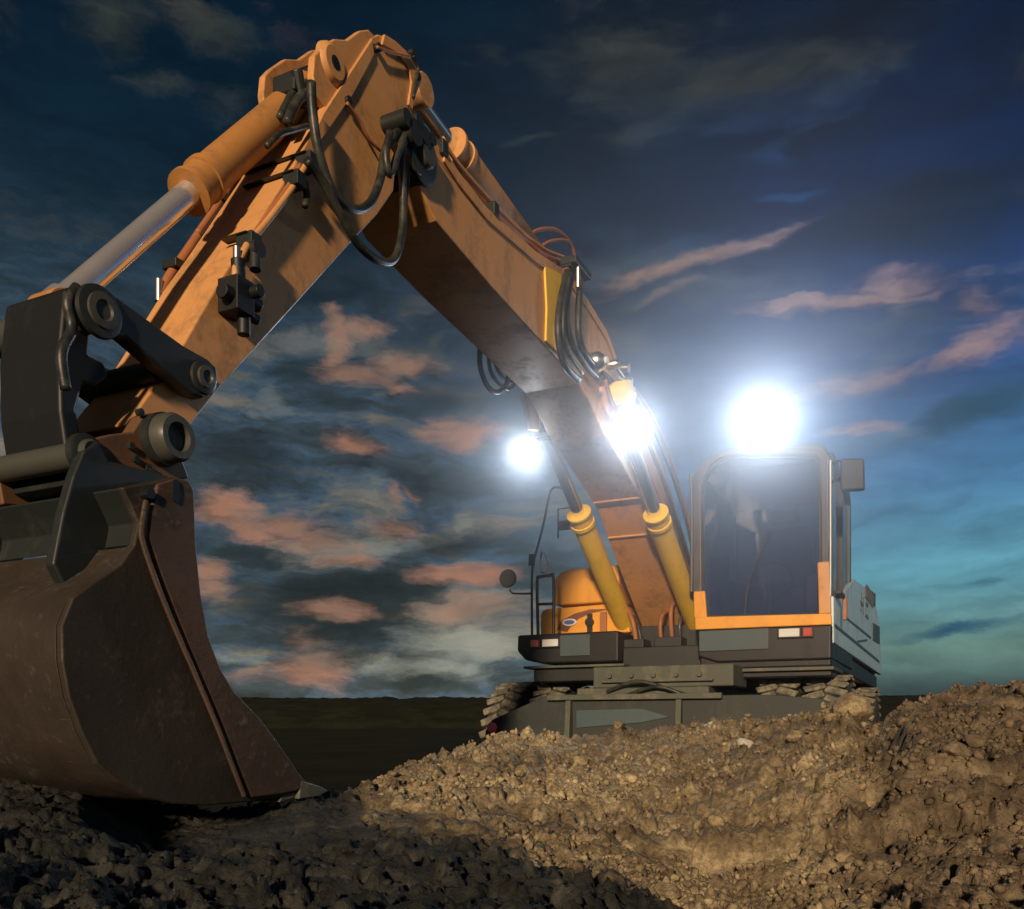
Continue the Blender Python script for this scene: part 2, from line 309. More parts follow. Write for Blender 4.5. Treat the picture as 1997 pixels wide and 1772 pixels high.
# crest of the dug heap: (bearing tan, slope tan, distance)
CREST = [(-1.0846, 0.0451), (-0.7417, 0.028), (-0.536, 0.0051), (-0.4846, -0.0091), (-0.4474, -0.052), (-0.4046, -0.0897), (-0.3417, -0.0954), (-0.2503, -0.0863), (-0.1931, -0.0794), (-0.136, -0.0623), (-0.0674, -0.0349), (-0.0274, -0.0234), (0.0583, -0.0143), (0.144, -0.0086), (0.2183, -0.0017), (0.2869, 0.0029), (0.344, 0.012), (0.3754, 0.0211), (0.3897, -0.0017), (0.4126, -0.0017), (0.4411, 0.0211), (0.4869, 0.036), (0.5326, 0.0429), (0.5726, 0.0474), (0.744, 0.068), (1.144, 0.0909)]
CD = [2.9, 2.9, 3.0, 3.0, 3.0, 3.0, 2.9, 2.9, 2.95, 3.2, 3.6, 3.9, 4.2, 4.3, 4.2, 4.0, 3.8, 3.6, 3.5, 3.4, 3.3, 3.3, 3.3, 3.3, 3.4, 3.5]
CU = np.array([c[0] for c in CREST]); CV = np.array([c[1] for c in CREST]); CD = np.array(CD)
def rough_z(X, Y):
    warp = fbm(X * 2.3 + 5, Y * 2.3, 3, 5) * .5
    big = (fbm(X * 1.6 + warp, Y * 1.6 + 3, 4, 1) - .5) * .11
    mid = (fbm(X * 7 + warp * 2, Y * 7, 4, 2, .6) - .5) * .075
    lump = fbm(X * 23, Y * 23, 3, 8, .6); lump = np.clip(lump - .50, 0, 1) ** .8 * .075 - np.clip(.44 - fbm(X * 26 + 40, Y * 26, 3, 18, .6), 0, 1) * .16
    fine_ = (fbm(X * 42, Y * 42, 3, 3, .65) - .5) * .020
    return big, mid, lump + fine_
def soil_z(X, Y):
    u = X / np.maximum(Y, .4); vc = np.interp(u, CU, CV); D = np.interp(u, CU, CD)
    D = D + (fbm(X * 1.3, X * .2 + 9, 3, 4) - .5) * .3
    kk = np.clip((D - Y) / (D - 1.15), 0, 1.6)
    v = vc + (-.232 - vc) * kk ** 1.15
    z = EYE + v * Y
    back = EYE + vc * D
    drop = np.clip(Y - D, 0, None)
    zb = back - drop * (.12 + .55 * np.clip(drop / .5, 0, 1)) 
    z = np.where(Y < D, z, zb)
    big, mid, sm = rough_z(X, Y)
    flat = np.clip(1 - np.hypot((X + .78) / .95, (Y - 2.45) / .6), 0, 1)      # trodden floor under the bucket
    edge = np.clip(np.abs(D - Y) / .8, .35, 1)
    z = z + (big * edge + mid + sm) * (1 - .75 * flat)
    # the light ridge thrown up right of the middle and its dark pocket
    def bumpf(px, py, Yc, sx_, sy_, h, rot=0):
        xc = px * Yc; a = math.cos(rot); s_ = math.sin(rot); dx = X - xc; dy = Y - Yc; ex = (dx * a + dy * s_) / sx_; ey = (-dx * s_ + dy * a) / sy_
        return h * np.exp(-(ex * ex + ey * ey))
    z = z + bumpf(.31, 0, 2.75, .20, .42, .10, .25) + bumpf(.06, 0, 3.1, .35, .35, .04) + bumpf(.50, 0, 2.4, .25, .3, .05)
    z = z - bumpf(.392, 0, 3.05, .085, .30, .20, -.2) - bumpf(.20, 0, 3.1, .16, .12, .055)
    # a crusted bench across the near right
    lim = np.clip((u - .10) * 9, 0, 1); Yb = 2.33 - .62 * (u - .17) + (fbm(X * 5, X * 0 + 2, 4, 6) - .5) * .10
    bench = .5 + .5 * np.tanh((Yb + (fbm(X * 30, Y * 3, 3, 71) - .5) * .07 - Y) / .022)
    z = z - bench * (.055 + .03 * (fbm(X * 9, X * 0 + 5, 2, 61) - .5)) * lim
    z = z + np.exp(-((Y - Yb - .05) / .045) ** 2) * .020 * lim - np.exp(-((Y - Yb - .20) / .055) ** 2) * .060 * lim
    fade = np.clip((z - .02) / .1, 0, 1)
    return np.where(z < .0, -.03, z * 1.0)
ys = [.7]
while ys[-1] < 6.6: ys.append(ys[-1] + max(.0075, .0042 * ys[-1]))
ys = np.array(ys); xs = np.arange(-640, 641) / 640.0
W = lambda y: 1.0 + .78 * y
XX = xs[None, :] * W(ys)[:, None]; YY = np.repeat(ys[:, None], len(xs), 1)
ZZ = soil_z(XX, YY)
# loose crumbs push sideways a little so the surface is not a smooth sheet
jx = (vnoise(XX * 60, YY * 60, 31) - .5) * .012; jy = (vnoise(XX * 60, YY * 60, 32) - .5) * .012
V = np.stack([XX + jx, YY + jy, ZZ], -1).reshape(-1, 3)
nr, nc = XX.shape; idx = np.arange(nr * nc).reshape(nr, nc)
Fq = np.stack([idx[:-1, :-1], idx[:-1, 1:], idx[1:, 1:], idx[1:, :-1]], -1).reshape(-1, 4)
def grid_mesh(name, V, Fq, m, smooth=True):
    me = bpy.data.meshes.new(name); me.vertices.add(len(V)); me.vertices.foreach_set('co', V.astype(np.float32).ravel())
    k = Fq.shape[1]; me.loops.add(Fq.size); me.loops.foreach_set('vertex_index', Fq.astype(np.int32).ravel())
    me.polygons.add(len(Fq)); me.polygons.foreach_set('loop_start', np.arange(0, Fq.size, k, dtype=np.int32)); me.polygons.foreach_set('loop_total', np.full(len(Fq), k, np.int32))
    if smooth: me.polygons.foreach_set('use_smooth', np.ones(len(Fq), bool))
    me.update(); me.validate(); me.materials.append(m)
    o = bpy.data.objects.new(name, me); COL.objects.link(o); return o

def soil_material(name, island=False):
    m, t, b = mat(name); pos = t.new('ShaderNodeNewGeometry'); p = pos.outputs['Position']
    s = t.new('ShaderNodeSeparateXYZ'); t.L.new(p, s.inputs[0])
    n1 = t.noise(p, 1.6, 5, .6); n2 = t.noise(p, 11, 6, .65); n3 = t.noise(p, 70, 4, .65)
    c = t.ramp(t.math('ADD', t.math('MULTIPLY', n2, .6), t.math('MULTIPLY', n1, .4)), [(.36, (.060, .048, .029)), (.49, (.195, .160, .092)), (.62, (.43, .365, .215))])
    c = t.mix(t.rng(n3, .42, .66, 0, .75), c, (.085, .060, .040))
    # shade put into the soil colour on the heap's left and before the bucket
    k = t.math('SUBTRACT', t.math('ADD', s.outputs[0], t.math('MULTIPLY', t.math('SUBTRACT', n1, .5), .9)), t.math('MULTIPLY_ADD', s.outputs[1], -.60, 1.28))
    shade = t.rng(k, -.18, .14, 1, 0, 'SMOOTHSTEP')
    shadec = t.ramp(n2, [(.38, (.010, .012, .011)), (.6, (.030, .032, .028)), (.75, (.075, .075, .062))])
    c = t.mix(shade, c, shadec)
    # right-hand heap: grey-brown soil, with rightward shading put into the colour
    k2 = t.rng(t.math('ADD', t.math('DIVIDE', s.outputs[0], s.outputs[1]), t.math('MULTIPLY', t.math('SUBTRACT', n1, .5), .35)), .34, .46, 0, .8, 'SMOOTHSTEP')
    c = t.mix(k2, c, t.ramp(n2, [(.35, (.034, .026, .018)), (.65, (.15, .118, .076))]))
    if island:
        c = t.mix(t.math('MULTIPLY', pos.outputs['Random Per Island'], .55), c, t.mix(1, c, (1.5, 1.45, 1.35), 'MULTIPLY'))
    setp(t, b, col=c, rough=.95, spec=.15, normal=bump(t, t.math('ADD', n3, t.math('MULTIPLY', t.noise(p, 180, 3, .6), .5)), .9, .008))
    return m
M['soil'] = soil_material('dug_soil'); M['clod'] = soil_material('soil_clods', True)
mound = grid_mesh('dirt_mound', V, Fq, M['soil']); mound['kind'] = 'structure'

m, t, b = mat('field_grass'); p = t.new('ShaderNodeNewGeometry').outputs['Position']
q = t.noise(p, .35, 6, .6); q2 = t.noise(p, 6, 5, .6)
setp(t, b, col=t.mix(t.rng(q2, .3, .7), t.mix(t.rng(q, .35, .65), (.008, .012, .008), (.030, .034, .019)), (.014, .017, .010)), rough=1, spec=.05, normal=bump(t, q2, .5, .05)); M['field'] = m
# ground: one sheet, rippled, out to the horizon
gy = np.concatenate([np.linspace(-30, 4, 18), np.geomspace(5, 900, 110)]); gx = np.linspace(-1, 1, 161)
GX = gx[None, :] * (60 + np.abs(gy)[:, None] * 1.3); GY = np.repeat(gy[:, None], 161, 1)
far = np.clip((GY - 14) / 60, 0, 1)
GZ = (fbm(GX * .15, GY * .15, 4, 21) - .5) * .5 * far - .004
GV = np.stack([GX, GY, GZ], -1).reshape(-1, 3); gi = np.arange(GX.size).reshape(GX.shape)
GF = np.stack([gi[:-1, :-1], gi[:-1, 1:], gi[1:, 1:], gi[1:, :-1]], -1).reshape(-1, 4)
g = grid_mesh('ground', GV, GF, M['field']); g['kind'] = 'structure'
# hill: a long low rise closing the field
hx = np.linspace(-260, 320, 900); hy = np.linspace(0, 70, 24)
HX = np.repeat(hx[None, :], 24, 0); HYr = np.repeat(hy[:, None], 900, 1); HY = 105 + HYr + (fbm(HX * .01, HX * 0 + 2, 3, 9) - .5) * 10
top = 4.75 + (fbm(HX * .02, HX * 0 + 1, 4, 12) - .5) * .7 + (fbm(HX * .6, HX * 0, 5, 13, .7) - .5) * .75 + np.clip((HX - 40) / 60, 0, 1) * 1.2
prof = np.sin(np.clip(HYr / 32, 0, 1) * math.pi / 2) ** .8 * np.where(HYr > 32, 1 - (HYr - 32) / 60, 1)
HZ = top * prof - .2 + (fbm(HX * .5, HY * .5, 4, 14) - .5) * .5 * prof
HV = np.stack([HX, HY, HZ], -1).reshape(-1, 3); hi = np.arange(HX.size).reshape(HX.shape)
HF = np.stack([hi[:-1, :-1], hi[:-1, 1:], hi[1:, 1:], hi[1:, :-1]], -1).reshape(-1, 4)
h = grid_mesh('hill', HV, HF, M['field']); h['kind'] = 'structure'

# ---- loose clods on the heap: uncountable crumbs as one mesh, the big ones as things
bm = NB(); bmesh.ops.create_icosphere(bm, subdivisions=1, radius=1); ico = np.array([v.co[:] for v in bm.verts]); icf = np.array([[v.index for v in f.verts] for f in bm.faces]); bm.free()
def clod_cloud(N, rmin, rmax, seed, ulo=-.62, uhi=.64, ylo=1.1, yhi=4.6):
    r_ = np.random.default_rng(seed); Y = ylo * (yhi / ylo) ** r_.random(N); u = ulo + (uhi - ulo) * r_.random(N); X = u * Y
    dens = fbm(X * 3, Y * 3, 3, 44) + (r_.random(N) - .5) * .35; keep = (dens > .45) & ~((u < -.15) & (r_.random(N) < .55)) & (np.hypot((X + .78) / .75, (Y - 2.4) / .42) > 1)
    keep &= ~((X + .60 * Y - 1.28 < 0) & (r_.random(N) < .9))
    keep &= ~((u > .12) & (np.abs(Y - (2.36 - .62 * (u - .17))) < .04) & (r_.random(N) < .35))
    X = X[keep]; Y = Y[keep]; rad = rmin * (rmax / rmin) ** (r_.random(len(X)) ** 3.2); rad *= (.6 + .12 * Y)
    Z = soil_z(X, Y) + rad * .25; n_ = len(X)
    sc = r_.uniform(.65, 1.25, (n_, 1, 3)); jit = r_.uniform(.58, 1.35, (n_, 12, 1))
    A = r_.random(n_) * 6.28; ca, sa = np.cos(A), np.sin(A); v = ico[None] * sc * jit * rad[:, None, None]
    x = v[..., 0] * ca[:, None] - v[..., 1] * sa[:, None]; y = v[..., 0] * sa[:, None] + v[..., 1] * ca[:, None]
    v = np.stack([x + X[:, None], y + Y[:, None], v[..., 2] + Z[:, None]], -1)
    return v.reshape(-1, 3), (icf[None] + (np.arange(n_) * 12)[:, None, None]).reshape(-1, 3)
cv, cf = clod_cloud(100000, .0024, .016, 5)
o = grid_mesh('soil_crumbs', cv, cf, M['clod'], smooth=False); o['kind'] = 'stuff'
def clod_mesh(seed, name):
    bm = NB(); bmesh.ops.create_icosphere(bm, subdivisions=3, radius=1); r_ = random.Random(seed); cuts = [(Vector((r_.gauss(0, 1), r_.gauss(0, 1), r_.gauss(0, 1))).normalized(), r_.uniform(.62, .9)) for _ in range(9)]; off = r_.random() * 50
    for v in bm.verts:
        c = v.co; k = .72 + .55 * float(fbm(np.array([c.x * 1.4 + off]), np.array([c.y * 1.4 + c.z * 2.1]), 4, seed)[0]) 
        k += .10 * (float(vnoise(np.array([c.x * 6 + off]), np.array([c.y * 6 + c.z * 5]), seed + 3)[0]) - .5)
        v.co = c * k
        for d_, h_ in cuts:      # broken faces
            e_ = v.co.dot(d_) - h_
            if e_ > 0: v.co -= d_ * e_ * .85
        v.co.z *= .78
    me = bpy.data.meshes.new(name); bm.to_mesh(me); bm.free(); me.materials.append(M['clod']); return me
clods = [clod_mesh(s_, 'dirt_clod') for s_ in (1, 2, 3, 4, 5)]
def place_clod(name, me, px_u, Y, rad, label, group=None, sink=.3):
    X = px_u * Y; z = float(soil_z(np.array([X]), np.array([Y]))[0])
    o = bpy.data.objects.new(name, me); COL.objects.link(o); o.location = (X, Y, z + rad * (.78 - sink) * .7); o.scale = (rad * random.uniform(.85, 1.2), rad, rad * random.uniform(.8, 1.1))
    o.rotation_euler = (random.uniform(-.4, .4), random.uniform(-.4, .4), random.uniform(0, 6.28)); o['label'] = label; o['category'] = 'clod'
    if group: o['group'] = group
r_ = random.Random(3)
for k in range(34):
    u = r_.uniform(-.02, .62); D = float(np.interp(u, CU, CD)); Y = r_.uniform(1.7, D * 1.0); 
    place_clod('dirt_clod', clods[k % 5], u, Y, r_.uniform(.020, .034) * (.7 + .12 * Y), 'fist-sized brown clod of earth lying loose on the dug mound', 'large loose clods on the mound')
place_clod('dirt_clod', clods[1], (1662 - 998) / 1750, 3.55, .075, 'upright sandy lump standing on the rim just below the right-hand tyres', sink=.1)
m2, t, b = mat('pale_stone'); pp = t.new('ShaderNodeTexCoord').outputs['Object']
setp(t, b, col=t.mix(t.noise(pp, 5, 5), (.40, .40, .30), (.62, .60, .48)), rough=.85, normal=bump(t, t.noise(pp, 14, 5), .5, .05))
st = clod_mesh(9, 'stone'); st.materials.clear(); st.materials.append(m2)
for (px_, Y_, r2_, lab) in ((1383, 4.15, .05, 'pale yellowish stone on the mound rim below the blade rib'), (1236, 4.2, .032, 'small pale stone on the mound rim under the left half of the blade'), (1452, 3.6, .035, 'rounded pale stone sitting just right of the brighter rim stone')):
    X_ = (px_ - 998) / 1750
    place_clod('stone', st, X_, Y_, r2_, lab); bpy.context.scene.collection.objects[-1]['category'] = 'stone'
#@@MACHINE
# ------------------------------------------------------------------ excavator (local axes: x forward, y to its left, z up)
ex = empty('wheeled_excavator'); ex.location = (1.167, 6.94, 0)
ex.rotation_euler = (0, 0, math.atan2(-math.cos(R(26)), -math.sin(R(26))))
ex['label'] = 'orange wheeled excavator with raised arm, lit work lamps and its bucket on the ground'; ex['category'] = 'excavator'
TB = -.15   # plane of the arm

# ---- undercarriage
und = empty('undercarriage', ex)
bm = NB(); box(bm, -3.9, .42, -.55, .46, .52, .96); box(bm, -.1, .36, -.44, .62, .96, 1.12)
link('chassis_frame', bm, 'frame', und, .012)
for s0 in (-.42, -3.1): link('axle', cyl(NB(), (s0, -1.2, .52), (s0, 1.0, .52), .12), 'dark', und, 0, True)
bm = NB(); cyl(bm, (-1.9, -.05, .96), (-1.9, -.05, 1.20), .72, seg=48); link('slewing_ring', bm, 'dark', und, 0, True)
bm = NB()
for k in range(5): cyl(bm, (.39, .38 - k * .17, 1.05), (.372, .38 - k * .17, 1.05), .018, seg=8)
box(bm, .36, .40, -.36, .48, 1.0, 1.012); link('bolt_row', bm, 'frame', und)
bm = NB(); tube(bm, [(.43, -.30, .93), (.47, -.05, 1.0), (.45, .2, .93), (.43, .35, .88)], .016); tube(bm, [(.43, -.15, .90), (.48, .1, .96), (.45, .3, .89)], .014)
link('brake_hose', bm, 'rubber', und, 0, True)
def tyre(t0, s0, rad=.53, wd=.30):
    root = empty('tyre', ex)
    bm = NB(); h_ = wd / 2
    lathe(bm, (s0, t0 - h_, .52), (0, 1, 0), [(.02, .27), (0, .33), (.0, .42), (.012, rad - .075), (.035, rad - .030), (.075, rad - .008), (wd - .075, rad - .008), (wd - .035, rad - .030), (wd - .012, rad - .075), (wd, .42), (wd, .33), (wd - .02, .27)], 64)
    tr = link('rubber_carcass', bm, 'tyre', root, 0, True)
    bm = NB(); nl = 32
    for k in range(nl):
        for sd in (-1, 1):
            a = 2 * math.pi * (k + (.5 if sd > 0 else 0)) / nl; c = Vector((s0 + math.cos(a) * rad, t0 + sd * wd * .26, .52 + math.sin(a) * rad))
            rd = Vector((math.cos(a), 0, math.sin(a))); tg = Vector((-math.sin(a), 0, math.cos(a))); ax = Vector((0, 1, 0))
            tg2 = (tg + ax * .45 * sd).normalized(); ax2 = rd.cross(tg2)
            vs = []
            for i in (-1, 1):
                for j in (-1, 1):
                    for l_ in (-1, 1): vs.append(bm.verts.new(c + rd * (.010 * i) + ax2 * (wd * .26 * j) + tg2 * (.030 * l_ * (1.15 if i < 0 else .85))))
            for f_ in ((0, 1, 3, 2), (4, 6, 7, 5), (0, 4, 5, 1), (2, 3, 7, 6), (0, 2, 6, 4), (1, 5, 7, 3)): bm.faces.new([vs[i] for i in f_])
    link('tread_lugs', bm, 'lug', root, .007)
    bm = NB(); lathe(bm, (s0, t0 - h_ + .03, .52), (0, 1, 0), [(0, .12), (.0, .26), (.04, .28), (wd - .10, .28), (wd - .06, .26), (wd - .06, .12)], 32); link('rim', bm, 'dark', root, 0, True)
for s0 in (-.42, -3.1):
    for t0 in (-1.40, -1.00, .84, 1.18): tyre(t0, s0)
# ---- dozer blade across the front
bl = empty('dozer_blade', ex); S0 = .70
front = [(-1.187, 0.641), (-1.134, 0.723), (-0.68, 0.9), (0.628, 0.886), (0.927, 0.886), (1.249, 0.855), (1.389, 0.794)]
bm = NB(); prism(bm, front + [(1.40, .56), (1.30, .42), (-1.15, .42), (-1.20, .56)], 's', .62, .69); link('blade_plate', bm, 'plate', bl, .008)
bm = NB(); box(bm, .69, .735, -.66, .62, .862, .902); link('top_edge', bm, 'frame', bl, .006)
for tt in (-.49, .325):
    bm = NB(); prism(bm, [(.69, .43), (.78, .43), (.735, .86), (.69, .86)], 't', tt - .02, tt + .02); link('rib', bm, 'frame', bl, .004)
bm = NB(); prism(bm, [(-.44, .79), (.05, .80), (.26, .74), (.05, .70), (-.44, .66)], 's', .688, .70); link('stiffener_plate', bm, 'grey', bl, .004)
bm = NB(); box(bm, .69, .72, -1.15, 1.30, .42, .50); link('cutting_edge', bm, 'dark', bl, .004)
bm = NB(); cyl(bm, (.69, -1.12, .662), (.715, -1.12, .662), .042, seg=24); link('marker_reflector', bm, 'red_marker', bl, .003, True)
for tt in (-.3, .3): link('blade_cylinder', cyl(NB(), (.40, tt, .72), (.62, tt, .60), .05), 'dark', bl, 0, True)

# ---- upper structure: black front platform
pf = empty('front_platform', ex)
bm = NB(); prism(bm, [(-1.25, 1.43), (-1.255, 1.30), (-1.18, 1.22), (-1.02, 1.185), (-.36, 1.18), (-.36, 1.43)], 's', -1.2, .0); link('right_fender', bm, 'black', pf, .02)
bm = NB(); prism(bm, [(.27, 1.405), (.27, 1.20), (.42, 1.15), (1.24, 1.15), (1.24, 1.405)], 's', -1.5, .0); link('left_fender', bm, 'black', pf, .02)
bm = NB(); box(bm, .0, .012, .285, .80, 1.24, 1.395); link('slate_cover', bm, 'grey', pf, .004)
bm = NB(); box(bm, .0, .012, -.86, -.60, 1.24, 1.41); link('slate_cover', bm, 'grey', pf, .004)
bm = NB(); box(bm, -1.3, -.10, -.36, .27, 1.14, 1.30); link('centre_floor', bm, 'dark', pf, .01)
for (a, b1, mm, nm) in ((-1.115, -1.045, 'lens_red', 'tail_light'), (-1.01, -.87, 'lens_clear', 'headlight'), (.875, 1.02, 'lens_clear', 'headlight'), (1.045, 1.105, 'lens_red', 'tail_light')):
    root = link(nm, box(NB(), .002, .018, a - .012, b1 + .012, 1.312, 1.392), 'black', pf, .004)
    bm = NB(); box(bm, .018, .03, a, b1, 1.322, 1.382); link('lens', bm, mm, root, .004)
bm = NB(); box(bm, -.95, .05, -1.17, -.30, 1.145, 1.165); link('step_plate', bm, 'frame', pf, .004)
bm = NB(); box(bm, -.9, .0, -1.10, -.36, 1.035, 1.143); link('tool_box', bm, 'dark', pf, .01)
bm = NB(); box(bm, -.55, .06, .53, 1.26, 1.075, 1.10); box(bm, .035, .062, .53, .56, .93, 1.075); link('step_plate', bm, 'frame', pf, .004)
bm = NB(); box(bm, .062, .075, .52, .58, 1.085, 1.12); link('step_reflector', bm, 'decal_white', pf, .003)
bm = NB(); box(bm, -.9, .02, .60, 1.24, 1.03, 1.073); link('battery_box', bm, 'black', pf, .012)
# ---- deck slab and body
bm = NB(); prism(bm, [(-1.2, -1.25), (-4.9, -1.22), (-5.12, -.7), (-5.12, .8), (-4.95, 1.20), (-.02, 1.235), (-.02, .28), (-1.2, .28)], 'z', 1.10, 1.262); link('deck_slab', bm, 'black', ex, .02)
side_o = [(-0.029, 1.268), (-4.948, 1.276), (-4.77, 1.847), (-3.731, 2.098), (-1.615, 1.955), (-0.538, 1.686), (-0.029, 1.606)]
bdy = empty('engine_housing', ex)
bm = NB(); prism(bm, side_o, 't', 1.21, 1.25); link('side_panel', bm, 'white', bdy, .012)
bm = NB(); prism(bm, [(-1.7, 1.262), (-1.7, 1.95), (-3.7, 2.07), (-4.75, 2.0), (-4.9, 1.6), (-4.9, 1.262)], 't', -1.15, 1.205); link('housing', bm, 'paint_body', bdy, .06)
bm = NB(); prism(bm, [(-0.686, 1.541), (-3.377, 1.6), (-3.31, 1.572), (-0.686, 1.525)], 't', 1.25, 1.254); link('panel_stripe', bm, 'decal_navy', bdy)
bm = NB(); prism(bm, [(-0.029, 1.411), (-4.598, 1.428), (-4.598, 1.398), (-0.029, 1.389)], 't', 1.25, 1.254); link('panel_stripe', bm, 'decal_navy', bdy)
bm = NB(); prism(bm, [(-1.809, 1.433), (-2.858, 1.535), (-2.858, 1.514), (-1.858, 1.419)], 't', 1.25, 1.254); link('panel_stripe', bm, 'decal_navy', bdy)
bm = NB(); prism(bm, [(-2.676, 2.042), (-3.954, 2.127), (-3.954, 1.99), (-2.676, 1.927)], 't', 1.245, 1.256); v_ = link('vent_grille', bm, 'dark', bdy, .003)
for k in range(7):
    a = -2.75 - k * .135; bm = NB(); box(bm, a, a + .05, 1.256, 1.266, 1.93, 2.06); link('louvre', bm, 'black', v_)
bm = NB(); prism(bm, [(-3.586, 1.771), (-4.598, 1.825), (-4.598, 1.62), (-3.586, 1.585)], 't', 1.245, 1.257); link('vent_grille', bm, 'dark', bdy, .003)
bm = NB()
for (x0, y0, x1, y1) in ((-2.42, 1.74, -2.34, 1.90), (-2.42, 1.80, -2.12, 1.835), (-2.20, 1.74, -2.12, 1.90), (-2.72, 1.74, -2.64, 1.90), (-2.98, 1.74, -2.72, 1.775), (-2.98, 1.86, -2.72, 1.895), (-2.98, 1.74, -2.92, 1.90)):
    box(bm, min(x0, x1), max(x0, x1), 1.25, 1.2545, y0, y1)
link('lettering', bm, 'decal_grey', bdy)
root = link('door_handle', box(NB(), -.30, -.02, 1.25, 1.30, 1.62, 1.645), 'black', bdy, .004)
bm = NB(); box(bm, -.33, -.29, 1.28, 1.31, 1.46, 1.645); link('grip', bm, 'brown', root, .006)

# ---- yellow tank hood on the machine's right
hd = empty('tank_hood', ex)
bm = NB(); prism(bm, [(-1.045, 1.70), (-1.045, 1.88), (-1.03, 1.945), (-.98, 1.985), (-.90, 2.0), (-.46, 2.005), (-.46, 1.70)], 's', -1.7, -.30); link('upper_cover', bm, 'paint_body', hd, .02)
bm = NB(); prism(bm, [(-1.17, 1.44), (-1.17, 1.63), (-1.15, 1.66), (-1.12, 1.673), (-.46, 1.69), (-.40, 1.60), (-.36, 1.44)], 's', -1.7, -.29); link('lower_cover', bm, 'paint_body', hd, .014)
sw = [(-1.015, 1.49), (-0.967, 1.567), (-0.85, 1.621), (-0.712, 1.648), (-0.531, 1.642), (-0.712, 1.614), (-0.813, 1.576), (-0.888, 1.511), (-0.92, 1.469)]
bm = NB(); prism(bm, sw, 's', -.29, -.285); link('swoosh_decal', bm, 'decal_brown', hd)
def ellipse(cx_, cy_, a, b_, k=28): return [(cx_ + a * math.cos(6.2832 * i / k), cy_ + b_ * math.sin(6.2832 * i / k)) for i in range(k)]
ec = [(-0.895, 1.549)][0]
bm = NB(); prism(bm, ellipse(ec[0], ec[1], .065, .030), 's', -.285, -.279); em = link('emblem', bm, 'decal_white', hd)
bm = NB(); prism(bm, ellipse(ec[0], ec[1], .048, .019), 's', -.279, -.276); link('emblem_face', bm, 'decal_blue', em)
lc = [(-0.71, 1.54)][0]
bm = NB(); cyl(bm, (-.29, lc[0], lc[1]), (-.25, lc[0], lc[1]), .035, seg=18); box(bm, -.29, -.265, lc[0] - .02, lc[0] + .02, lc[1] - .09, lc[1] + .07); link('latch', bm, 'black', hd, 0, True)
bm = NB(); box(bm, -.29, -.27, -.62, -.56, 1.45, 1.62); link('hinge', bm, 'brown', hd, .004)
bm = NB(); tube(bm, [(-.9, -.60, 2.0), (-.9, -.60, 2.28)], .022, sm=0); box(bm, -.93, -.87, -.60, -.545, 2.0, 2.2); link('exhaust_pipe', bm, 'dark', hd, 0, True)
bm = NB(); tube(bm, [(-.8, -.385, 1.9), (-.8, -.385, 2.22)], .014, sm=0); link('breather_pipe', bm, 'fitting', hd, 0, True)
# ---- handrail ladder frame and mirrors
hr = empty('handrail', ex)
A_ = [(-1.137, 1.423), (-1.137, 1.936), (-1.109, 2.083), (-1.03, 2.353), (-0.96, 2.621), (-0.846, 2.617)]
bm = NB(); tube(bm, [(-.05, a[0], a[1]) for a in A_], .011, 8, 4); link('tall_rail', bm, 'black', hr, 0, True)
A_ = [(-1.067, 1.417), (-1.077, 1.863), (-1.053, 1.904), (-0.961, 1.91), (-0.929, 1.883), (-0.929, 1.39)]
bm = NB(); tube(bm, [(-.02, a[0], a[1]) for a in A_], .014, 8, 3); link('ladder_rail', bm, 'black', hr, 0, True)
A_ = [(-1.072, 1.68), (-0.929, 1.676)]
bm = NB(); tube(bm, [(-.02, a[0], a[1]) for a in A_], .012, 8, 0); link('rung', bm, 'black', hr, 0, True)
A_ = [(-1.133, 1.776), (-1.308, 1.787), (-1.337, 1.828)]
bm = NB(); tube(bm, [(-.04, a[0], a[1]) for a in A_], .008, 8, 2); arm = link('mirror_arm', bm, 'black', hr, 0, True)
a = [(-1.347, 1.913)][0]
bm = NB(); lathe(bm, (-.07, a[0], a[1]), (1, 0, 0), [(0, .03), (.015, .065), (.05, .078), (.062, .074)], 36); mr = link('round_mirror', bm, 'black', hr, 0, True)
bm = NB(); cyl(bm, (-.008, a[0], a[1]), (-.004, a[0], a[1]), .066, seg=36); link('mirror_rim', bm, 'dark', mr)
a = [(-1.061, 2.045)][0]
bm = NB(); prism(bm, [(a[0] - .03, a[1] - .09), (a[0] + .02, a[1] - .10), (a[0] + .05, a[1] - .03), (a[0] + .0, a[1] + .10), (a[0] - .03, a[1] + .08)], 's', -.12, -.10); link('convex_mirror', bm, 'mirror', hr, .01)
a = [(-1.119, 2.052)][0]; bm = NB(); cyl(bm, (-.05, a[0] - .02, a[1] - .04), (-.05, a[0] - .02, a[1] + .05), .028, seg=12); link('rail_clamp', bm, 'black', hr, 0, True)
a = [(-1.085, 2.459)][0]
bm = NB(); box(bm, -.62, -.59, a[0] - .05, a[0] + .06, a[1] - .05, a[1] + .03); tube(bm, [(-.6, a[0] - .05, a[1] - .12), (-.6, a[0] - .05, a[1] + .14), (-.6, a[0] + .06, a[1] + .14)], .008, sm=0); link('side_mirror', bm, 'black', hr, .004)

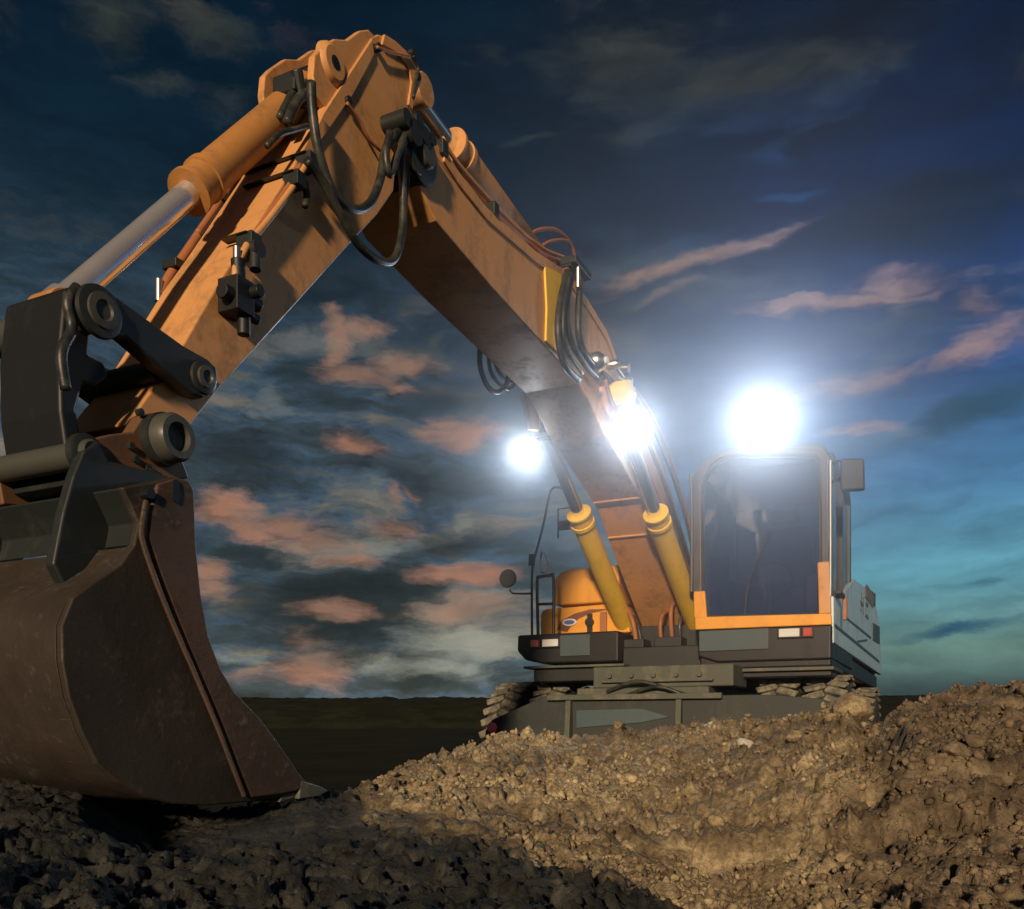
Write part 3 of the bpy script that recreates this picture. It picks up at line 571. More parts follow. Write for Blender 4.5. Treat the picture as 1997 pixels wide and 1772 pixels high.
# ---- cab
cab = empty('cab', ex)
outer = [(0.252, 1.414), (0.232, 1.712), (0.22, 2.495), (0.24, 2.59), (0.303, 2.68), (0.396, 2.738), (0.508, 2.761), (0.804, 2.733), (1.177, 2.668), (1.212, 2.619), (1.225, 1.413)]
inner = [(0.33, 1.496), (0.299, 1.708), (0.291, 2.467), (0.311, 2.562), (0.373, 2.652), (0.443, 2.693), (0.527, 2.705), (0.804, 2.68), (1.128, 2.626), (1.159, 2.585), (1.173, 1.467)]
def ring(bm, O_, I_, s0, s1):
    k = len(O_); mk = lambda P_, s_: [bm.verts.new((s_, p[0], p[1])) for p in P_]
    o0, o1, i0, i1 = mk(O_, s0), mk(O_, s1), mk(I_, s0), mk(I_, s1)
    for a_ in range(k):
        b_ = (a_ + 1) % k
        bm.faces.new((o1[a_], o1[b_], i1[b_], i1[a_])); bm.faces.new((o0[b_], o0[a_], i0[a_], i0[b_]))
        bm.faces.new((o0[a_], o0[b_], o1[b_], o1[a_])); bm.faces.new((i0[b_], i0[a_], i1[a_], i1[b_]))
    return bm
link('front_frame', ring(NB(), outer, inner, -.07, -.01), 'pillar', cab, .006, True)
gk = inner
gask = [(.744 + (p[0] - .744) * .955, 2.02 + (p[1] - 2.02) * .965) for p in gk]
link('window_seal', ring(NB(), inner, gask, -.055, -.02), 'black', cab)
bm = NB(); prism(bm, gask, 's', -.042, -.036); link('windscreen', bm, 'glass', cab)
# yellow lower sill and stub pillars standing proud
sill = [(0.257, 1.404), (0.253, 1.502), (1.235, 1.477), (1.242, 1.396)]
bm = NB(); prism(bm, sill, 's', -.01, .025); link('sill_beam', bm, 'paint_body', cab, .01)
st_ = [(0.249, 1.498), (0.245, 1.697), (0.331, 1.695), (0.347, 1.493)]; bm = NB(); prism(bm, st_, 's', -.01, .022); link('corner_post', bm, 'paint_body', cab, .008)
st_ = [(1.151, 1.474), (1.141, 1.849), (1.224, 1.849), (1.235, 1.477)]; bm = NB(); prism(bm, st_, 's', -.01, .022); link('corner_post', bm, 'paint', cab, .01)
# side frames (machine left side = viewer's right), back, roof
ZT = 2.66
def side_frame(t0, t1, nm):
    out = [(-.07, 1.42), (-.07, 2.60), (-.12, 2.665), (-1.30, 2.665), (-1.42, 2.60), (-1.45, 1.42)]
    inn = [(-.14, 1.62), (-.14, 2.54), (-.20, 2.59), (-1.24, 2.59), (-1.32, 2.54), (-1.34, 1.62)]
    bm = NB(); V_ = lambda P_, t_: [bm.verts.new((p[0], t_, p[1])) for p in P_]; o0, o1, i0, i1 = V_(out, t0), V_(out, t1), V_(inn, t0), V_(inn, t1)
    for a_ in range(6):
        b_ = (a_ + 1) % 6
        for q_ in ((o1[a_], o1[b_], i1[b_], i1[a_]), (o0[b_], o0[a_], i0[a_], i0[b_]), (o0[a_], o0[b_], o1[b_], o1[a_]), (i0[b_], i0[a_], i1[a_], i1[b_])): bm.faces.new(q_)
    f_ = link(nm, bm, 'grey', cab, .006)
    bm = NB(); prism(bm, [(p[0], p[1]) for p in inn], 't', (t0 + t1) / 2 - .003, (t0 + t1) / 2 + .003); link('pane', bm, 'glass', f_)
    bm = NB(); box(bm, -.74, -.70, t0 + .006, t1 + .006, 1.62, 2.59); link('mullion', bm, 'black', f_)
    return f_
side_frame(1.19, 1.235, 'side_door'); side_frame(.245, .285, 'inner_side')
bm = NB(); prism(bm, [(.24, 2.60), (.30, 2.68), (.52, 2.755), (.9, 2.765), (1.17, 2.72), (1.235, 2.60)], 's', -1.45, -.075); link('roof', bm, 'grey', cab, .02)
bm = NB(); box(bm, -1.45, -1.41, .285, 1.19, 1.42, 1.95); link('rear_panel', bm, 'grey', cab)
bm = NB(); box(bm, -1.43, -1.425, .285, 1.19, 1.95, 2.60); link('rear_window', bm, 'glass', cab)
bm = NB(); box(bm, -1.41, -.07, .285, 1.19, 1.40, 1.44); link('cab_floor', bm, 'black', cab)
st_ = link('operator_seat', box(NB(), -1.10, -.62, .50, .98, 1.66, 1.80), 'seat', cab, .04)
bm = NB(); prism(bm, [(.52, 1.80), (.50, 2.25), (.56, 2.36), (.92, 2.36), (.98, 2.25), (.96, 1.80)], 's', -1.18, -1.06); link('backrest', bm, 'seat', st_, .04)
bm = NB(); prism(bm, [(.62, 2.38), (.62, 2.52), (.86, 2.52), (.86, 2.38)], 's', -1.17, -1.09); link('headrest', bm, 'seat', st_, .03)
for tt in (.38, 1.04):
    bm = NB(); box(bm, -.95, -.45, tt - .05, tt + .05, 1.44, 1.84); c_ = link('console', bm, 'seat', cab, .02)
    bm = NB(); cyl(bm, (-.52, tt, 1.84), (-.50, tt, 1.97), .014); cyl(bm, (-.50, tt, 1.97), (-.49, tt, 2.05), .028, .02); link('joystick', bm, 'black', c_, 0, True)
bm = NB(); cyl(bm, (-.30, .74, 1.44), (-.42, .74, 1.78), .035); 
for k in range(28):
    a0, a1 = 6.2832 * k / 28, 6.2832 * (k + 1) / 28; f_ = lambda a: Vector((-.42 - .05 * math.sin(a), .74 + .17 * math.cos(a), 1.80 + .16 * math.sin(a) ))
    cyl(bm, f_(a0), f_(a1), .012, seg=8)
box(bm, -.44, -.42, .58, .90, 1.79, 1.81); link('steering_wheel', bm, 'black', cab, 0, True)
bm = NB(); box(bm, -.20, -.16, .33, .45, 1.75, 1.98); link('monitor', bm, 'black', cab, .01)
bm = NB(); tube(bm, [(-.005, .62, 1.46), (.006, .66, 1.75), (.006, .80, 2.1)], .007, 6, 3); link('wiper', bm, 'black', cab, 0, True)
A_ = [(0.231, 1.695), (0.235, 2.224), (0.227, 2.597)]
bm = NB(); tube(bm, [(.015, p[0] - .005, p[1]) for p in A_], .014, 8, 3); link('grab_rail', bm, 'pillar', cab, 0, True)
A_ = [(1.209, 1.615), (1.216, 1.688), (1.216, 2.569)]
bm = NB(); tube(bm, [(.012, p[0] + .012, p[1]) for p in A_], .009, 8, 3); link('grab_rail', bm, 'fitting', cab, 0, True)
mA = [(1.297, 2.57), (1.453, 2.553), (1.459, 2.33), (1.297, 2.337)]
rootm = link('mirror_bracket', tube(NB(), [(-.02, 1.235, 2.55), (.0, 1.30, 2.56), (.0, 1.36, 2.50)], .009, 8, 3), 'black', cab, 0, True)
bm = NB(); prism(bm, mA, 's', -.03, .03); link('mirror_housing', bm, 'black', rootm, .018)
bm = NB(); tube(bm, [(-.02, 1.235, 2.42), (.0, 1.29, 2.44), (.0, 1.34, 2.44)], .008, 8, 3); link('mirror_stay', bm, 'black', rootm, 0, True)

# ---- arm: boom
boom = empty('boom', ex)
up = [(3.662, 3.104), (3.523, 3.173), (3.409, 3.17), (3.283, 3.14), (3.015, 3.119), (2.466, 3.174), (2.009, 3.266), (1.687, 3.238), (1.373, 3.185), (1.189, 3.09), (1.067, 2.999), (0.752, 2.911), (0.132, 2.68), (-0.608, 2.19), (-0.982, 1.856)]
lo = [(-0.147, 1.745), (0.577, 2.271), (1.025, 2.419), (1.373, 2.518), (1.6, 2.626), (1.812, 2.704), (2.936, 2.78), (3.46, 2.835), (3.631, 2.938), (3.715, 2.974)]
outl = up + [(-.95, 1.55), (-.80, 1.40), (-.62, 1.42)] + lo
bm = NB(); prism(bm, outl, 't', -.33, .03); link('boom_box', bm, 'paint', boom, .010)
def offset(poly, d):
    """outline shrunk towards its middle line"""
    P_ = [Vector((p[0], p[1])) for p in poly]; k = len(P_); out = []; area = sum(P_[i].x * P_[(i + 1) % k].y - P_[(i + 1) % k].x * P_[i].y for i in range(k)); sg = 1 if area > 0 else -1
    for i in range(k):
        e1 = (P_[i] - P_[i - 1]).normalized(); e2 = (P_[(i + 1) % k] - P_[i]).normalized(); n_ = (Vector((-e1.y, e1.x)) + Vector((-e2.y, e2.x))).normalized() * sg
        out.append(tuple(P_[i] + n_ * d))
    return out
# welded edge bands on the top side of both webs
band = [(3.409, 3.17), (3.283, 3.14), (3.015, 3.119), (2.466, 3.174), (2.009, 3.266), (1.687, 3.238), (1.373, 3.185), (1.189, 3.09)]
bandi = [(p[0] + .0, p[1] - .055) for p in band]
for (a, b_) in ((.03, .042), (-.342, -.33)):
    bm = NB(); prism(bm, band + bandi[::-1], 't', a, b_); link('weld_band', bm, 'paint', boom, .004)
cap = [(2.678, 2.89), (2.427, 3.103), (2.257, 3.074), (2.186, 2.737), (2.306, 2.692)]
bm = NB(); prism(bm, [(2.347, 3.147), (2.122, 3.207), (2.107, 3.027), (2.158, 2.749), (2.333, 2.753), (2.32, 2.938)], 't', .03, .045); link('doubler_plate', bm, 'paint_cyl', boom, .006)
for (sx0, sz0, rr) in ((1.35, 2.78, .13), (3.60, 3.03, .115), (-.72, 1.52, .12)):
    bm = NB(); lathe(bm, (sx0, -.36, sz0), (0, 1, 0), [(0, rr * .8), (.01, rr), (.41, rr), (.42, rr * .8)], 36); q_ = link('pivot_boss', bm, 'dark' if sx0 > 3 else 'paint', boom, 0, True)
    bm = NB(); lathe(bm, (sx0, -.385, sz0), (0, 1, 0), [(0, rr * .45), (.01, rr * .5), (.46, rr * .5), (.47, rr * .45)], 28); link('pin', bm, 'pin', q_, 0, True)
# seam plates across the underside
for a in [(0.648, 2.295), (0.342, 2.096)]:
    bm = NB(); cyl(bm, (a[0], -.325, a[1] - .002), (a[0], .025, a[1] - .002), .009, seg=10); link('weld_seam', bm, 'paint', boom, 0, True)
# stick cylinder on top
def hyd(parent, name, p0, p1, rb, p2, rr, m1, m2, seg=28):
    """p0 barrel eye, p1 barrel mouth, p2 rod eye"""
    root = empty(name, parent); p0, p1, p2 = map(Vector, (p0, p1, p2)); d = (p1 - p0).normalized()
    L_ = (p1 - p0).length; bm = NB()
    lathe(bm, p0, d, [(.02, rb * .7), (.05, rb), (L_ - .12, rb), (L_ - .12, rb * 1.14), (L_ - .09, rb * 1.14), (L_ - .088, rb * 1.03), (L_ - .02, rb * 1.03), (L_ - .018, rb * 1.15), (L_, rb * 1.15), (L_ + .001, rb * .8)], seg)
    ba = link('barrel', bm, m1, root, 0, True)
    bm = NB(); lathe(bm, p1 + d * .0, d, [(-.05, rr), ((p2 - p1).length - .05, rr), ((p2 - p1).length - .05, rr * 1.3), ((p2 - p1).length, rr * 1.3)], seg); link('rod', bm, m2, root, 0, True)
    for q_, nm in ((p0, 'barrel_eye'), (p2, 'rod_eye')):
        bm = NB(); lathe(bm, q_ - Vector((0, rb * .75, 0)), (0, 1, 0), [(0, rb * .9), (.005, rb * .95), (rb * 1.5 - .005, rb * .95), (rb * 1.5, rb * .9)], 26); link(nm, bm, m1, root, 0, True)
    return root
def s3(l, t_): return (l[0], t_, l[1])
A_ = [(3.337, 3.509), (3.025, 3.461), (1.737, 3.341)]
hyd(ex, 'stick_cylinder', s3(A_[2], TB), s3(A_[1], TB), .075, s3(A_[0], TB), .038, 'paint', 'chrome')
A_ = [(1.737, 3.295), (1.176, 3.484), (1.359, 3.242), (1.928, 3.137)]
bm = NB(); 
for t0 in (-.27, -.07):
    prism(bm, [(A_[0][0] + .25, A_[0][1] - .16), (A_[0][0] + .05, A_[0][1] + .08), (A_[0][0] - .08, A_[0][1] + .06), (A_[0][0] - .3, A_[0][1] - .2)], 't', t0, t0 + .03)
link('cylinder_bracket', bm, 'paint', boom, .006)
# boom lift cylinders either side
N_ = [(0.62, 2.178), (-0.76, 1.336), (1.057, 2.5)]; F_ = [(0.675, 2.224), (-0.598, 1.344), (0.964, 2.593)]
hyd(ex, 'boom_cylinder', s3(N_[1], .13), s3(N_[0], .13), .080, (1.35, .13, 2.78), .045, 'paint_cyl', 'chrome')
hyd(ex, 'boom_cylinder', s3(F_[1], -.43), s3(F_[0], -.43), .080, (1.35, -.43, 2.78), .045, 'paint_cyl', 'chrome')
bm = NB()
for tt in (.13, -.43):
    for e in (-.075, .055): prism(bm, [(-.45, 1.2), (-.68, 1.2), (-.72, 1.42), (-.62, 1.5), (-.5, 1.42)], 't', tt + e, tt + e + .02)
link('cylinder_mount', bm, 'dark', ex, .004)
# steel pipes along the boom and their clamps
def hose(path, r, m='rubber', par=boom, nm='hose', seg=10):
    bm = NB(); tube(bm, path, r, seg); return link(nm, bm, m, par, 0, 'all')
hose(P3([(3.519, 0.02, 3.153), (3.443, 0.02, 3.105), (3.219, 0.02, 3.093), (2.917, 0.02, 3.116), (2.411, 0.02, 3.161), (2.135, 0.02, 3.223), (1.884, 0.02, 3.361)]), .012, 'brown', nm='pipe')
hose(P3([(3.398, -0.02, 3.239), (3.297, -0.02, 3.199), (3.049, -0.02, 3.194), (2.755, -0.02, 3.215), (2.29, -0.02, 3.268), (2.004, -0.02, 3.35), (1.728, -0.02, 3.466)]), .012, 'brown', nm='pipe')
hose(P3([(3.255, -0.06, 3.334), (3.124, -0.06, 3.299), (2.844, -0.06, 3.298), (2.527, -0.06, 3.313), (2.166, -0.06, 3.359), (1.871, -0.06, 3.445), (1.603, -0.06, 3.545)]), .010, 'paint', nm='pipe')
hose(P3([(2.241, -0.12, 3.377), (2.104, -0.12, 3.496), (1.846, -0.12, 3.632), (1.623, -0.12, 3.676), (1.504, -0.12, 3.614)]), .011, 'brown', nm='pipe')
hose(P3([(2.054, -0.12, 3.426), (1.884, -0.12, 3.543), (1.647, -0.12, 3.658), (1.522, -0.12, 3.648)]), .010, 'brown', nm='pipe')
for (x, y) in ((960, 410), (1112, 514), (868, 296)):
    a = [loc_ for loc_ in ((x, y),)]
cl = [(2.925, 3.143), (1.971, 3.331), (3.409, 3.157)]
for a in cl:
    bm = NB(); box(bm, a[0] - .025, a[0] + .025, -.10, .05, a[1] - .02, a[1] + .045); link('pipe_clamp', bm, 'dark', boom, .006)
bm = NB(); q = [(1.942, 3.334), (1.797, 3.418)]
for k in range(4): cyl(bm, (q[0][0] - k * .035, .07 - k * .01, q[0][1] + .01), (q[0][0] - k * .035, .07 - k * .01, q[0][1] - .13), .013, seg=8)
link('hose_fitting', bm, 'fitting', boom, 0, True)
bm = NB(); box(bm, q[1][0] - .04, q[0][0] + .06, -.06, .085, q[0][1] - .01, q[0][1] + .03); link('manifold', bm, 'dark', boom, .006)
hose(P3([(2.098, 0.07, 3.223), (2.201, 0.07, 3.008), (2.23, 0.07, 2.827), (2.143, 0.07, 2.69), (1.929, 0.07, 2.679)]), .020)
hose(P3([(2.05, 0.075, 3.215), (2.125, 0.075, 3.01), (2.065, 0.075, 2.862), (1.844, 0.075, 2.797), (1.649, 0.075, 2.789)]), .018)
hose(P3([(1.892, 0.065, 3.264), (1.916, 0.065, 3.099), (1.916, 0.065, 2.951), (1.819, 0.065, 2.868), (1.578, 0.065, 2.856)]), .020)
hose(P3([(2.102, 0.09, 3.217), (2.206, 0.09, 2.946), (2.162, 0.09, 2.765), (1.923, 0.09, 2.713)]), .012)
q = [(1.618, 2.891), (1.331, 2.979)]
bm = NB(); lathe(bm, (q[0][0], .03, q[0][1]), (0, 1, 0), [(0, .06), (.05, .062), (.07, .05), (.09, .03)], 28); sw_ = link('swivel_joint', bm, 'fitting', boom, 0, True)
bm = NB(); cyl(bm, (q[0][0], .12, q[0][1]), (q[0][0], .135, q[0][1]), .024, seg=18); link('swivel_cap', bm, 'decal_white', sw_, 0, True)
bm = NB(); lathe(bm, (q[1][0], .03, q[1][1]), (0, 1, 0), [(0, .03), (.06, .03), (.08, .015)], 18); link('fitting', bm, 'fitting', boom, 0, True)
bm = NB(); q = [(1.007, 2.901)][0]
for k in range(5): cyl(bm, (q[0] + .10 - k * .06, .03, q[1] + .14 - k * .07), (q[0] + .10 - k * .06, .10, q[1] + .13 - k * .07), .03 - .003 * k, seg=12)
box(bm, q[0] - .12, q[0] + .12, .03, .07, q[1] - .10, q[1] + .08)
link('valve_block', bm, 'fitting', boom, 0, True)
hose(P3([(1.601, 0.08, 2.846), (1.321, 0.08, 2.853), (0.948, 0.08, 2.806), (0.651, 0.08, 2.682), (0.301, 0.08, 2.516), (-0.087, 0.08, 2.292), (-0.452, 0.08, 2.033), (-0.615, 0.08, 1.804)]), .014, 'rubber')
hose(P3([(1.264, 0.06, 2.991), (0.975, 0.06, 2.956), (0.588, 0.06, 2.867), (0.207, 0.06, 2.734), (-0.158, 0.06, 2.551), (-0.464, 0.06, 2.329), (-0.692, 0.06, 2.117)]), .012, 'pillar', nm='pipe')
hose(P3([(1.565, 0.1, 2.799), (1.416, 0.1, 2.689), (1.052, 0.1, 2.601), (0.715, 0.1, 2.447), (0.289, 0.1, 2.251), (-0.192, 0.1, 2.029), (-0.506, 0.1, 1.872)]), .013, 'brown', nm='pipe')
hose(P3([(0.996, 0.02, 3.015), (0.605, 0.02, 3.014), (0.099, 0.02, 2.886), (-0.407, 0.02, 2.614), (-0.778, 0.02, 2.309), (-0.915, 0.02, 1.981)]), .012, 'brown', nm='pipe')
hose(P3([(2.291, -0.38, 2.82), (2.291, -0.38, 2.702), (2.204, -0.38, 2.624), (2.088, -0.38, 2.625), (1.973, -0.38, 2.702), (1.939, -0.38, 2.766)]), .015)
hose(P3([(2.191, -0.38, 2.811), (2.166, -0.38, 2.726), (2.074, -0.38, 2.689), (1.939, -0.38, 2.695), (1.84, -0.38, 2.759)]), .012)
hose(P3([(2.088, -0.4, 2.822), (2.022, -0.4, 2.771), (1.933, -0.4, 2.756), (1.785, -0.4, 2.791)]), .012)
# hoses looping over the elbow from boom to stick
hose(P3([(4.304, 0.04, 2.879), (4.294, 0.04, 2.773), (4.26, 0.04, 2.66), (4.18, 0.04, 2.57), (4.059, 0.04, 2.573), (3.956, 0.04, 2.651), (3.888, 0.04, 2.784), (3.853, 0.04, 2.912), (3.771, 0.04, 3.024), (3.658, 0.04, 3.107)]), .017)
hose(P3([(4.339, 0.05, 2.592), (4.256, 0.05, 2.568), (4.158, 0.05, 2.507), (4.041, 0.05, 2.448), (3.916, 0.05, 2.45), (3.812, 0.05, 2.504), (3.757, 0.05, 2.63), (3.746, 0.05, 2.788), (3.761, 0.05, 2.942), (3.712, 0.05, 3.056)]), .016)
hose(P3([(3.662, 0.03, 3.004), (3.692, 0.03, 2.822), (3.708, 0.03, 2.69), (3.741, 0.03, 2.572)]), .008)
hose(P3([(3.855, 0.06, 2.968), (3.883, 0.06, 2.87), (3.855, 0.06, 2.807), (3.802, 0.06, 2.916), (3.747, 0.06, 3.024)]), .015)
hose(P3([(3.693, 0.05, 3.011), (3.674, 0.05, 2.94), (3.608, 0.05, 2.945), (3.527, 0.05, 3.022)]), .009)
bm = NB(); a = [(3.712, 3.047)][0]
for k, (dx, dz, rr) in enumerate(((0, 0, .05), (-.08, .03, .035), (.06, .02, .035), (-.13, .05, .028), (-.03, .06, .03))):
    cyl(bm, (a[0] + dx, -.02, a[1] + dz), (a[0] + dx, .09, a[1] + dz), rr, seg=14)
link('hose_manifold', bm, 'dark', boom, 0, True)
# base plumbing between the lift cylinders
hose([(-.25, .0, 1.38), (-.22, .0, 1.56), (-.28, -.0, 1.64), (-.45, .02, 1.66)], .018, 'brown', nm='pipe')
hose([(-.22, -.08, 1.36), (-.2, -.08, 1.50), (-.28, -.07, 1.58), (-.45, -.05, 1.60)], .016, 'brown', nm='pipe')
hose([(-.28, .06, 1.36), (-.26, .06, 1.46), (-.30, .06, 1.54), (-.45, .07, 1.56)], .014, 'pillar', nm='pipe')
hose([(-.35, -.42, 1.60), (-.22, -.36, 1.62), (-.18, -.30, 1.50), (-.2, -.28, 1.35)], .020, 'brown', nm='pipe')
hose([(-.35, -.36, 1.56), (-.25, -.32, 1.56), (-.2, -.26, 1.46), (-.2, -.24, 1.33)], .016, 'rubber')
bm = NB(); box(bm, -.34, -.14, -.42, -.20, 1.30, 1.37); box(bm, -.34, -.16, -.12, .10, 1.30, 1.38); box(bm, -.9, -.42, -.34, .25, 1.28, 1.50); link('valve_block', bm, 'dark', ex, .008)

# work lamps
def work_lamp(par, p, rad, power, d=(1, .1, -.1), size=.05, cone=130, nm='work_lamp'):
    p = Vector(p); d = Vector(d).normalized(); root = empty(nm, par)
    bm = NB(); lathe(bm, p - d * .07, d, [(0, rad * .5), (.02, rad * .85), (.06, rad * 1.08), (.075, rad * 1.1), (.078, rad * 1.0)], 28); link('lamp_housing', bm, 'black', root, 0, True)
    bm = NB(); lathe(bm, p + d * .009, d, [(0, rad * .98), (.006, rad * .9), (.010, rad * .3)], 28); link('lens', bm, 'lit', root, 0, True)
    l = bpy.data.lights.new('work_light', 'SPOT'); l.energy = power; l.color = (.70, .83, 1.0); l.spot_size = R(cone); l.spot_blend = 1; l.shadow_soft_size = size
    lo_ = bpy.data.objects.new('work_light', l); COL.objects.link(lo_); lo_.parent = root; lo_.location = p + d * .09
    lo_.rotation_euler = d.to_track_quat('-Z', 'Y').to_euler(); return root
r1 = work_lamp(cab, (-.02, .749, 2.93), .085, 115, (1, .25, -.35))
bm = NB(); box(bm, -.10, -.04, .70, .80, 2.755, 2.86); box(bm, -.10, -.05, .64, .86, 2.76, 2.78); link('lamp_bracket', bm, 'black', cab, .004)
r2 = work_lamp(boom, (1.42, -.47, 2.50), .065, 70, (1, .15, -.6), cone=86)
r3 = work_lamp(boom, (1.33, .16, 2.575), .07, 70, (1, .55, -.5), cone=86)
bm = NB(); box(bm, 1.34, 1.40, -.50, -.33, 2.56, 2.59); box(bm, 1.32, 1.36, -.49, -.45, 2.48, 2.60); link('lamp_bracket', bm, 'black', boom, .003)
bm = NB(); box(bm, 1.24, 1.29, .03, .18, 2.63, 2.66); box(bm, 1.24, 1.28, .14, .18, 2.56, 2.66); link('lamp_bracket', bm, 'black', boom, .003)
q = [(1.681, 2.753), (1.512, 2.809), (1.432, 2.595), (1.575, 2.56)]
bm = NB(); prism(bm, q, 't', -.42, -.39); link('lamp_guard', bm, 'paint_cyl', boom, .004)

# ---- stick
stk = empty('stick', ex)
so_ = [(3.87, 3.352), (4.172, 2.875), (4.252, 2.727), (4.301, 2.636), (4.346, 2.564), (4.553, 2.234), (4.652, 2.084), (4.813, 1.809), (4.891, 1.68), (4.945, 1.613), (4.987, 1.551), (5.025, 1.508)]
sb_ = [(4.987, 1.505), (4.938, 1.459), (4.88, 1.456), (4.826, 1.489), (4.813, 1.539), (4.661, 1.733), (4.506, 1.909), (4.328, 2.112), (4.002, 2.487), (3.821, 2.69), (3.706, 2.844), (3.68, 3.008), (3.622, 3.146), (3.575, 3.223), (3.535, 3.338), (3.495, 3.418), (3.511, 3.461), (3.634, 3.467), (3.732, 3.446), (3.814, 3.402)]
bm = NB(); prism(bm, so_ + sb_, 't', -.28, -.02); link('stick_box', bm, 'paint', stk, .008)
bandp = [(3.87, 3.344), (4.172, 2.87), (4.235, 2.745), (4.201, 2.74), (4.155, 2.807), (3.989, 3.054), (3.856, 3.289)]
bm = NB(); prism(bm, bandp, 't', -.02, -.010); link('web_doubler', bm, 'paint', stk, .004)
bp = [(3.79, 3.415), (3.717, 3.44), (3.634, 3.455), (3.552, 3.435), (3.535, 3.392), (3.564, 3.32), (3.583, 3.244), (3.615, 3.246), (3.591, 3.356), (3.615, 3.404), (3.68, 3.407), (3.807, 3.362)]
bm = NB(); prism(bm, bp, 't', -.02, -.008); link('web_doubler', bm, 'paint', stk, .004)
ear = [(3.827, 3.383), (3.878, 3.376), (3.935, 3.333), (4.015, 3.243), (4.092, 3.194), (4.175, 3.101), (4.206, 3.058), (4.215, 2.983), (4.198, 2.921), (4.134, 2.908)]
for (a, b_) in ((-.052, -.022), (-.278, -.248)):
    bm = NB(); prism(bm, ear, 't', a, b_); link('cylinder_ear', bm, 'paint', stk, .006)
pc = [(4.107, 3.092)][0]
bm = NB(); lathe(bm, (pc[0], -.018, pc[1]), (0, 1, 0), [(-.02, .075), (.0, .07), (.012, .055), (.012, .03)], 32); q_ = link('pivot_boss', bm, 'paint', stk, 0, True)
bm = NB(); lathe(bm, (pc[0], -.29, pc[1]), (0, 1, 0), [(0, .024), (.285, .024), (.287, .018)], 20); link('pin', bm, 'black', q_, 0, True)
# bosses and bolts on the web
for (x, y, rr) in ((0, 0, 0),):
    pass
bl_ = [(3.839, 3.327), (4.034, 2.998), (3.591, 3.472), (3.551, 3.4)]
for a in bl_:
    bm = NB(); cyl(bm, (a[0], -.02, a[1]), (a[0], .004, a[1]), .016, seg=10); link('bolt', bm, 'dark', stk)
hose(P3([(4.048, 0.0, 2.981), (3.971, 0.0, 2.961), (3.898, 0.0, 2.927), (3.801, 0.0, 2.933)]), .006, 'brown', stk, 'grease_line')
hose(P3([(3.595, 0.0, 3.457), (3.555, 0.0, 3.426), (3.575, 0.0, 3.36), (3.591, 0.0, 3.286)]), .007, 'rubber', stk)
hose(P3([(3.854, 0.0, 3.316), (3.747, 0.0, 3.366), (3.615, 0.0, 3.44)]), .006, 'brown', stk, 'grease_line')
# pipes clipped on the stick edge and the shut-off valves
hose(P3([(4.283, 0.005, 2.625), (4.345, 0.005, 2.521), (4.422, 0.005, 2.409), (4.503, 0.005, 2.297), (4.546, 0.005, 2.243)]), .011, 'paint', stk, 'pipe')
hose(P3([(4.306, -0.005, 2.608), (4.372, -0.005, 2.492), (4.453, -0.005, 2.375), (4.526, -0.005, 2.267)]), .010, 'brown', stk, 'pipe')
hose(P3([(4.305, 0.01, 2.552), (4.289, 0.01, 2.511), (4.3, 0.01, 2.467)]), .012, 'rubber', stk)
for (c, sz, far_) in (([(4.344, 2.537)][0], .030, -.20), ([(4.564, 2.223)][0], .030, -.09), ([(4.277, 2.636)][0], .032, -.26)):
    bm = NB(); box(bm, c[0] - sz * .8, c[0] + sz * .8, -.03, .035, c[1] - sz, c[1] + sz * .6); box(bm, c[0] - sz * .2, c[0] + sz * 1.1, far_, .02, c[1] + sz * .35, c[1] + sz * .5); link('pipe_clamp', bm, 'dark', stk, .005)  # clamp block, plus a thin dark bar standing in for a shadow stroke
c = [(4.567, 2.187)][0]
bm = NB(); cyl(bm, (c[0], -.02, c[1]), (c[0], .05, c[1]), .028, seg=14); cyl(bm, (c[0], .03, c[1] + .02), (c[0] + .01, .04, c[1] - .07), .018, seg=12); vv = link('shut_off_valve', bm, 'dark', stk, 0, True)
hose(P3([(4.59, 0.02, 2.193), (4.617, 0.02, 2.145), (4.64, 0.02, 2.103), (4.642, 0.02, 2.062)]), .012, 'paint', stk, 'pipe')
c = [(4.637, 1.999)][0]
bm = NB(); box(bm, c[0] - .035, c[0] + .04, -.02, .06, c[1] - .045, c[1] + .06); cyl(bm, (c[0] - .01, .02, c[1] + .06), (c[0] - .005, .02, c[1] + .13), .022, seg=14)
cyl(bm, (c[0] - .02, .03, c[1] - .04), (c[0] - .02, .03, c[1] - .10), .02, seg=14); cyl(bm, (c[0] - .09, .025, c[1] + .02), (c[0] - .03, .025, c[1] + .02), .022, seg=14)
cyl(bm, (c[0] - .08, .03, c[1] - .03), (c[0] - .03, .03, c[1] - .03), .016, seg=12); cyl(bm, (c[0] + .03, .03, c[1] + .0), (c[0] + .075, .03, c[1] + .0), .024, seg=14); cyl(bm, (c[0] - .03, .05, c[1] + .03), (c[0] - .03, .09, c[1] + .03), .02, seg=12)
vv = link('coupler_valve', bm, 'black', stk, .003, True)
bm = NB(); cyl(bm, (c[0], .02, c[1] + .125), (c[0], .02, c[1] + .165), .012, seg=10); link('fitting', bm, 'fitting', vv, 0, True)
hose(P3([(4.248, -0.31, 2.709), (4.307, -0.31, 2.599), (4.375, -0.31, 2.495), (4.435, -0.31, 2.411), (4.527, -0.31, 2.265), (4.576, -0.31, 2.192), (4.61, -0.31, 2.131), (4.632, -0.31, 2.088)]), .017, 'brown', stk, 'pipe')
hose(P3([(4.272, -0.3, 2.711), (4.348, -0.3, 2.569), (4.421, -0.3, 2.451), (4.48, -0.3, 2.36)]), .012, 'brown', stk, 'pipe')
bm = NB(); a = [(4.636, 2.095)][0]; cyl(bm, (a[0], -.31, a[1] + .04), (a[0], -.31, a[1] - .03), .014, seg=10); link('fitting', bm, 'fitting', stk, 0, True)
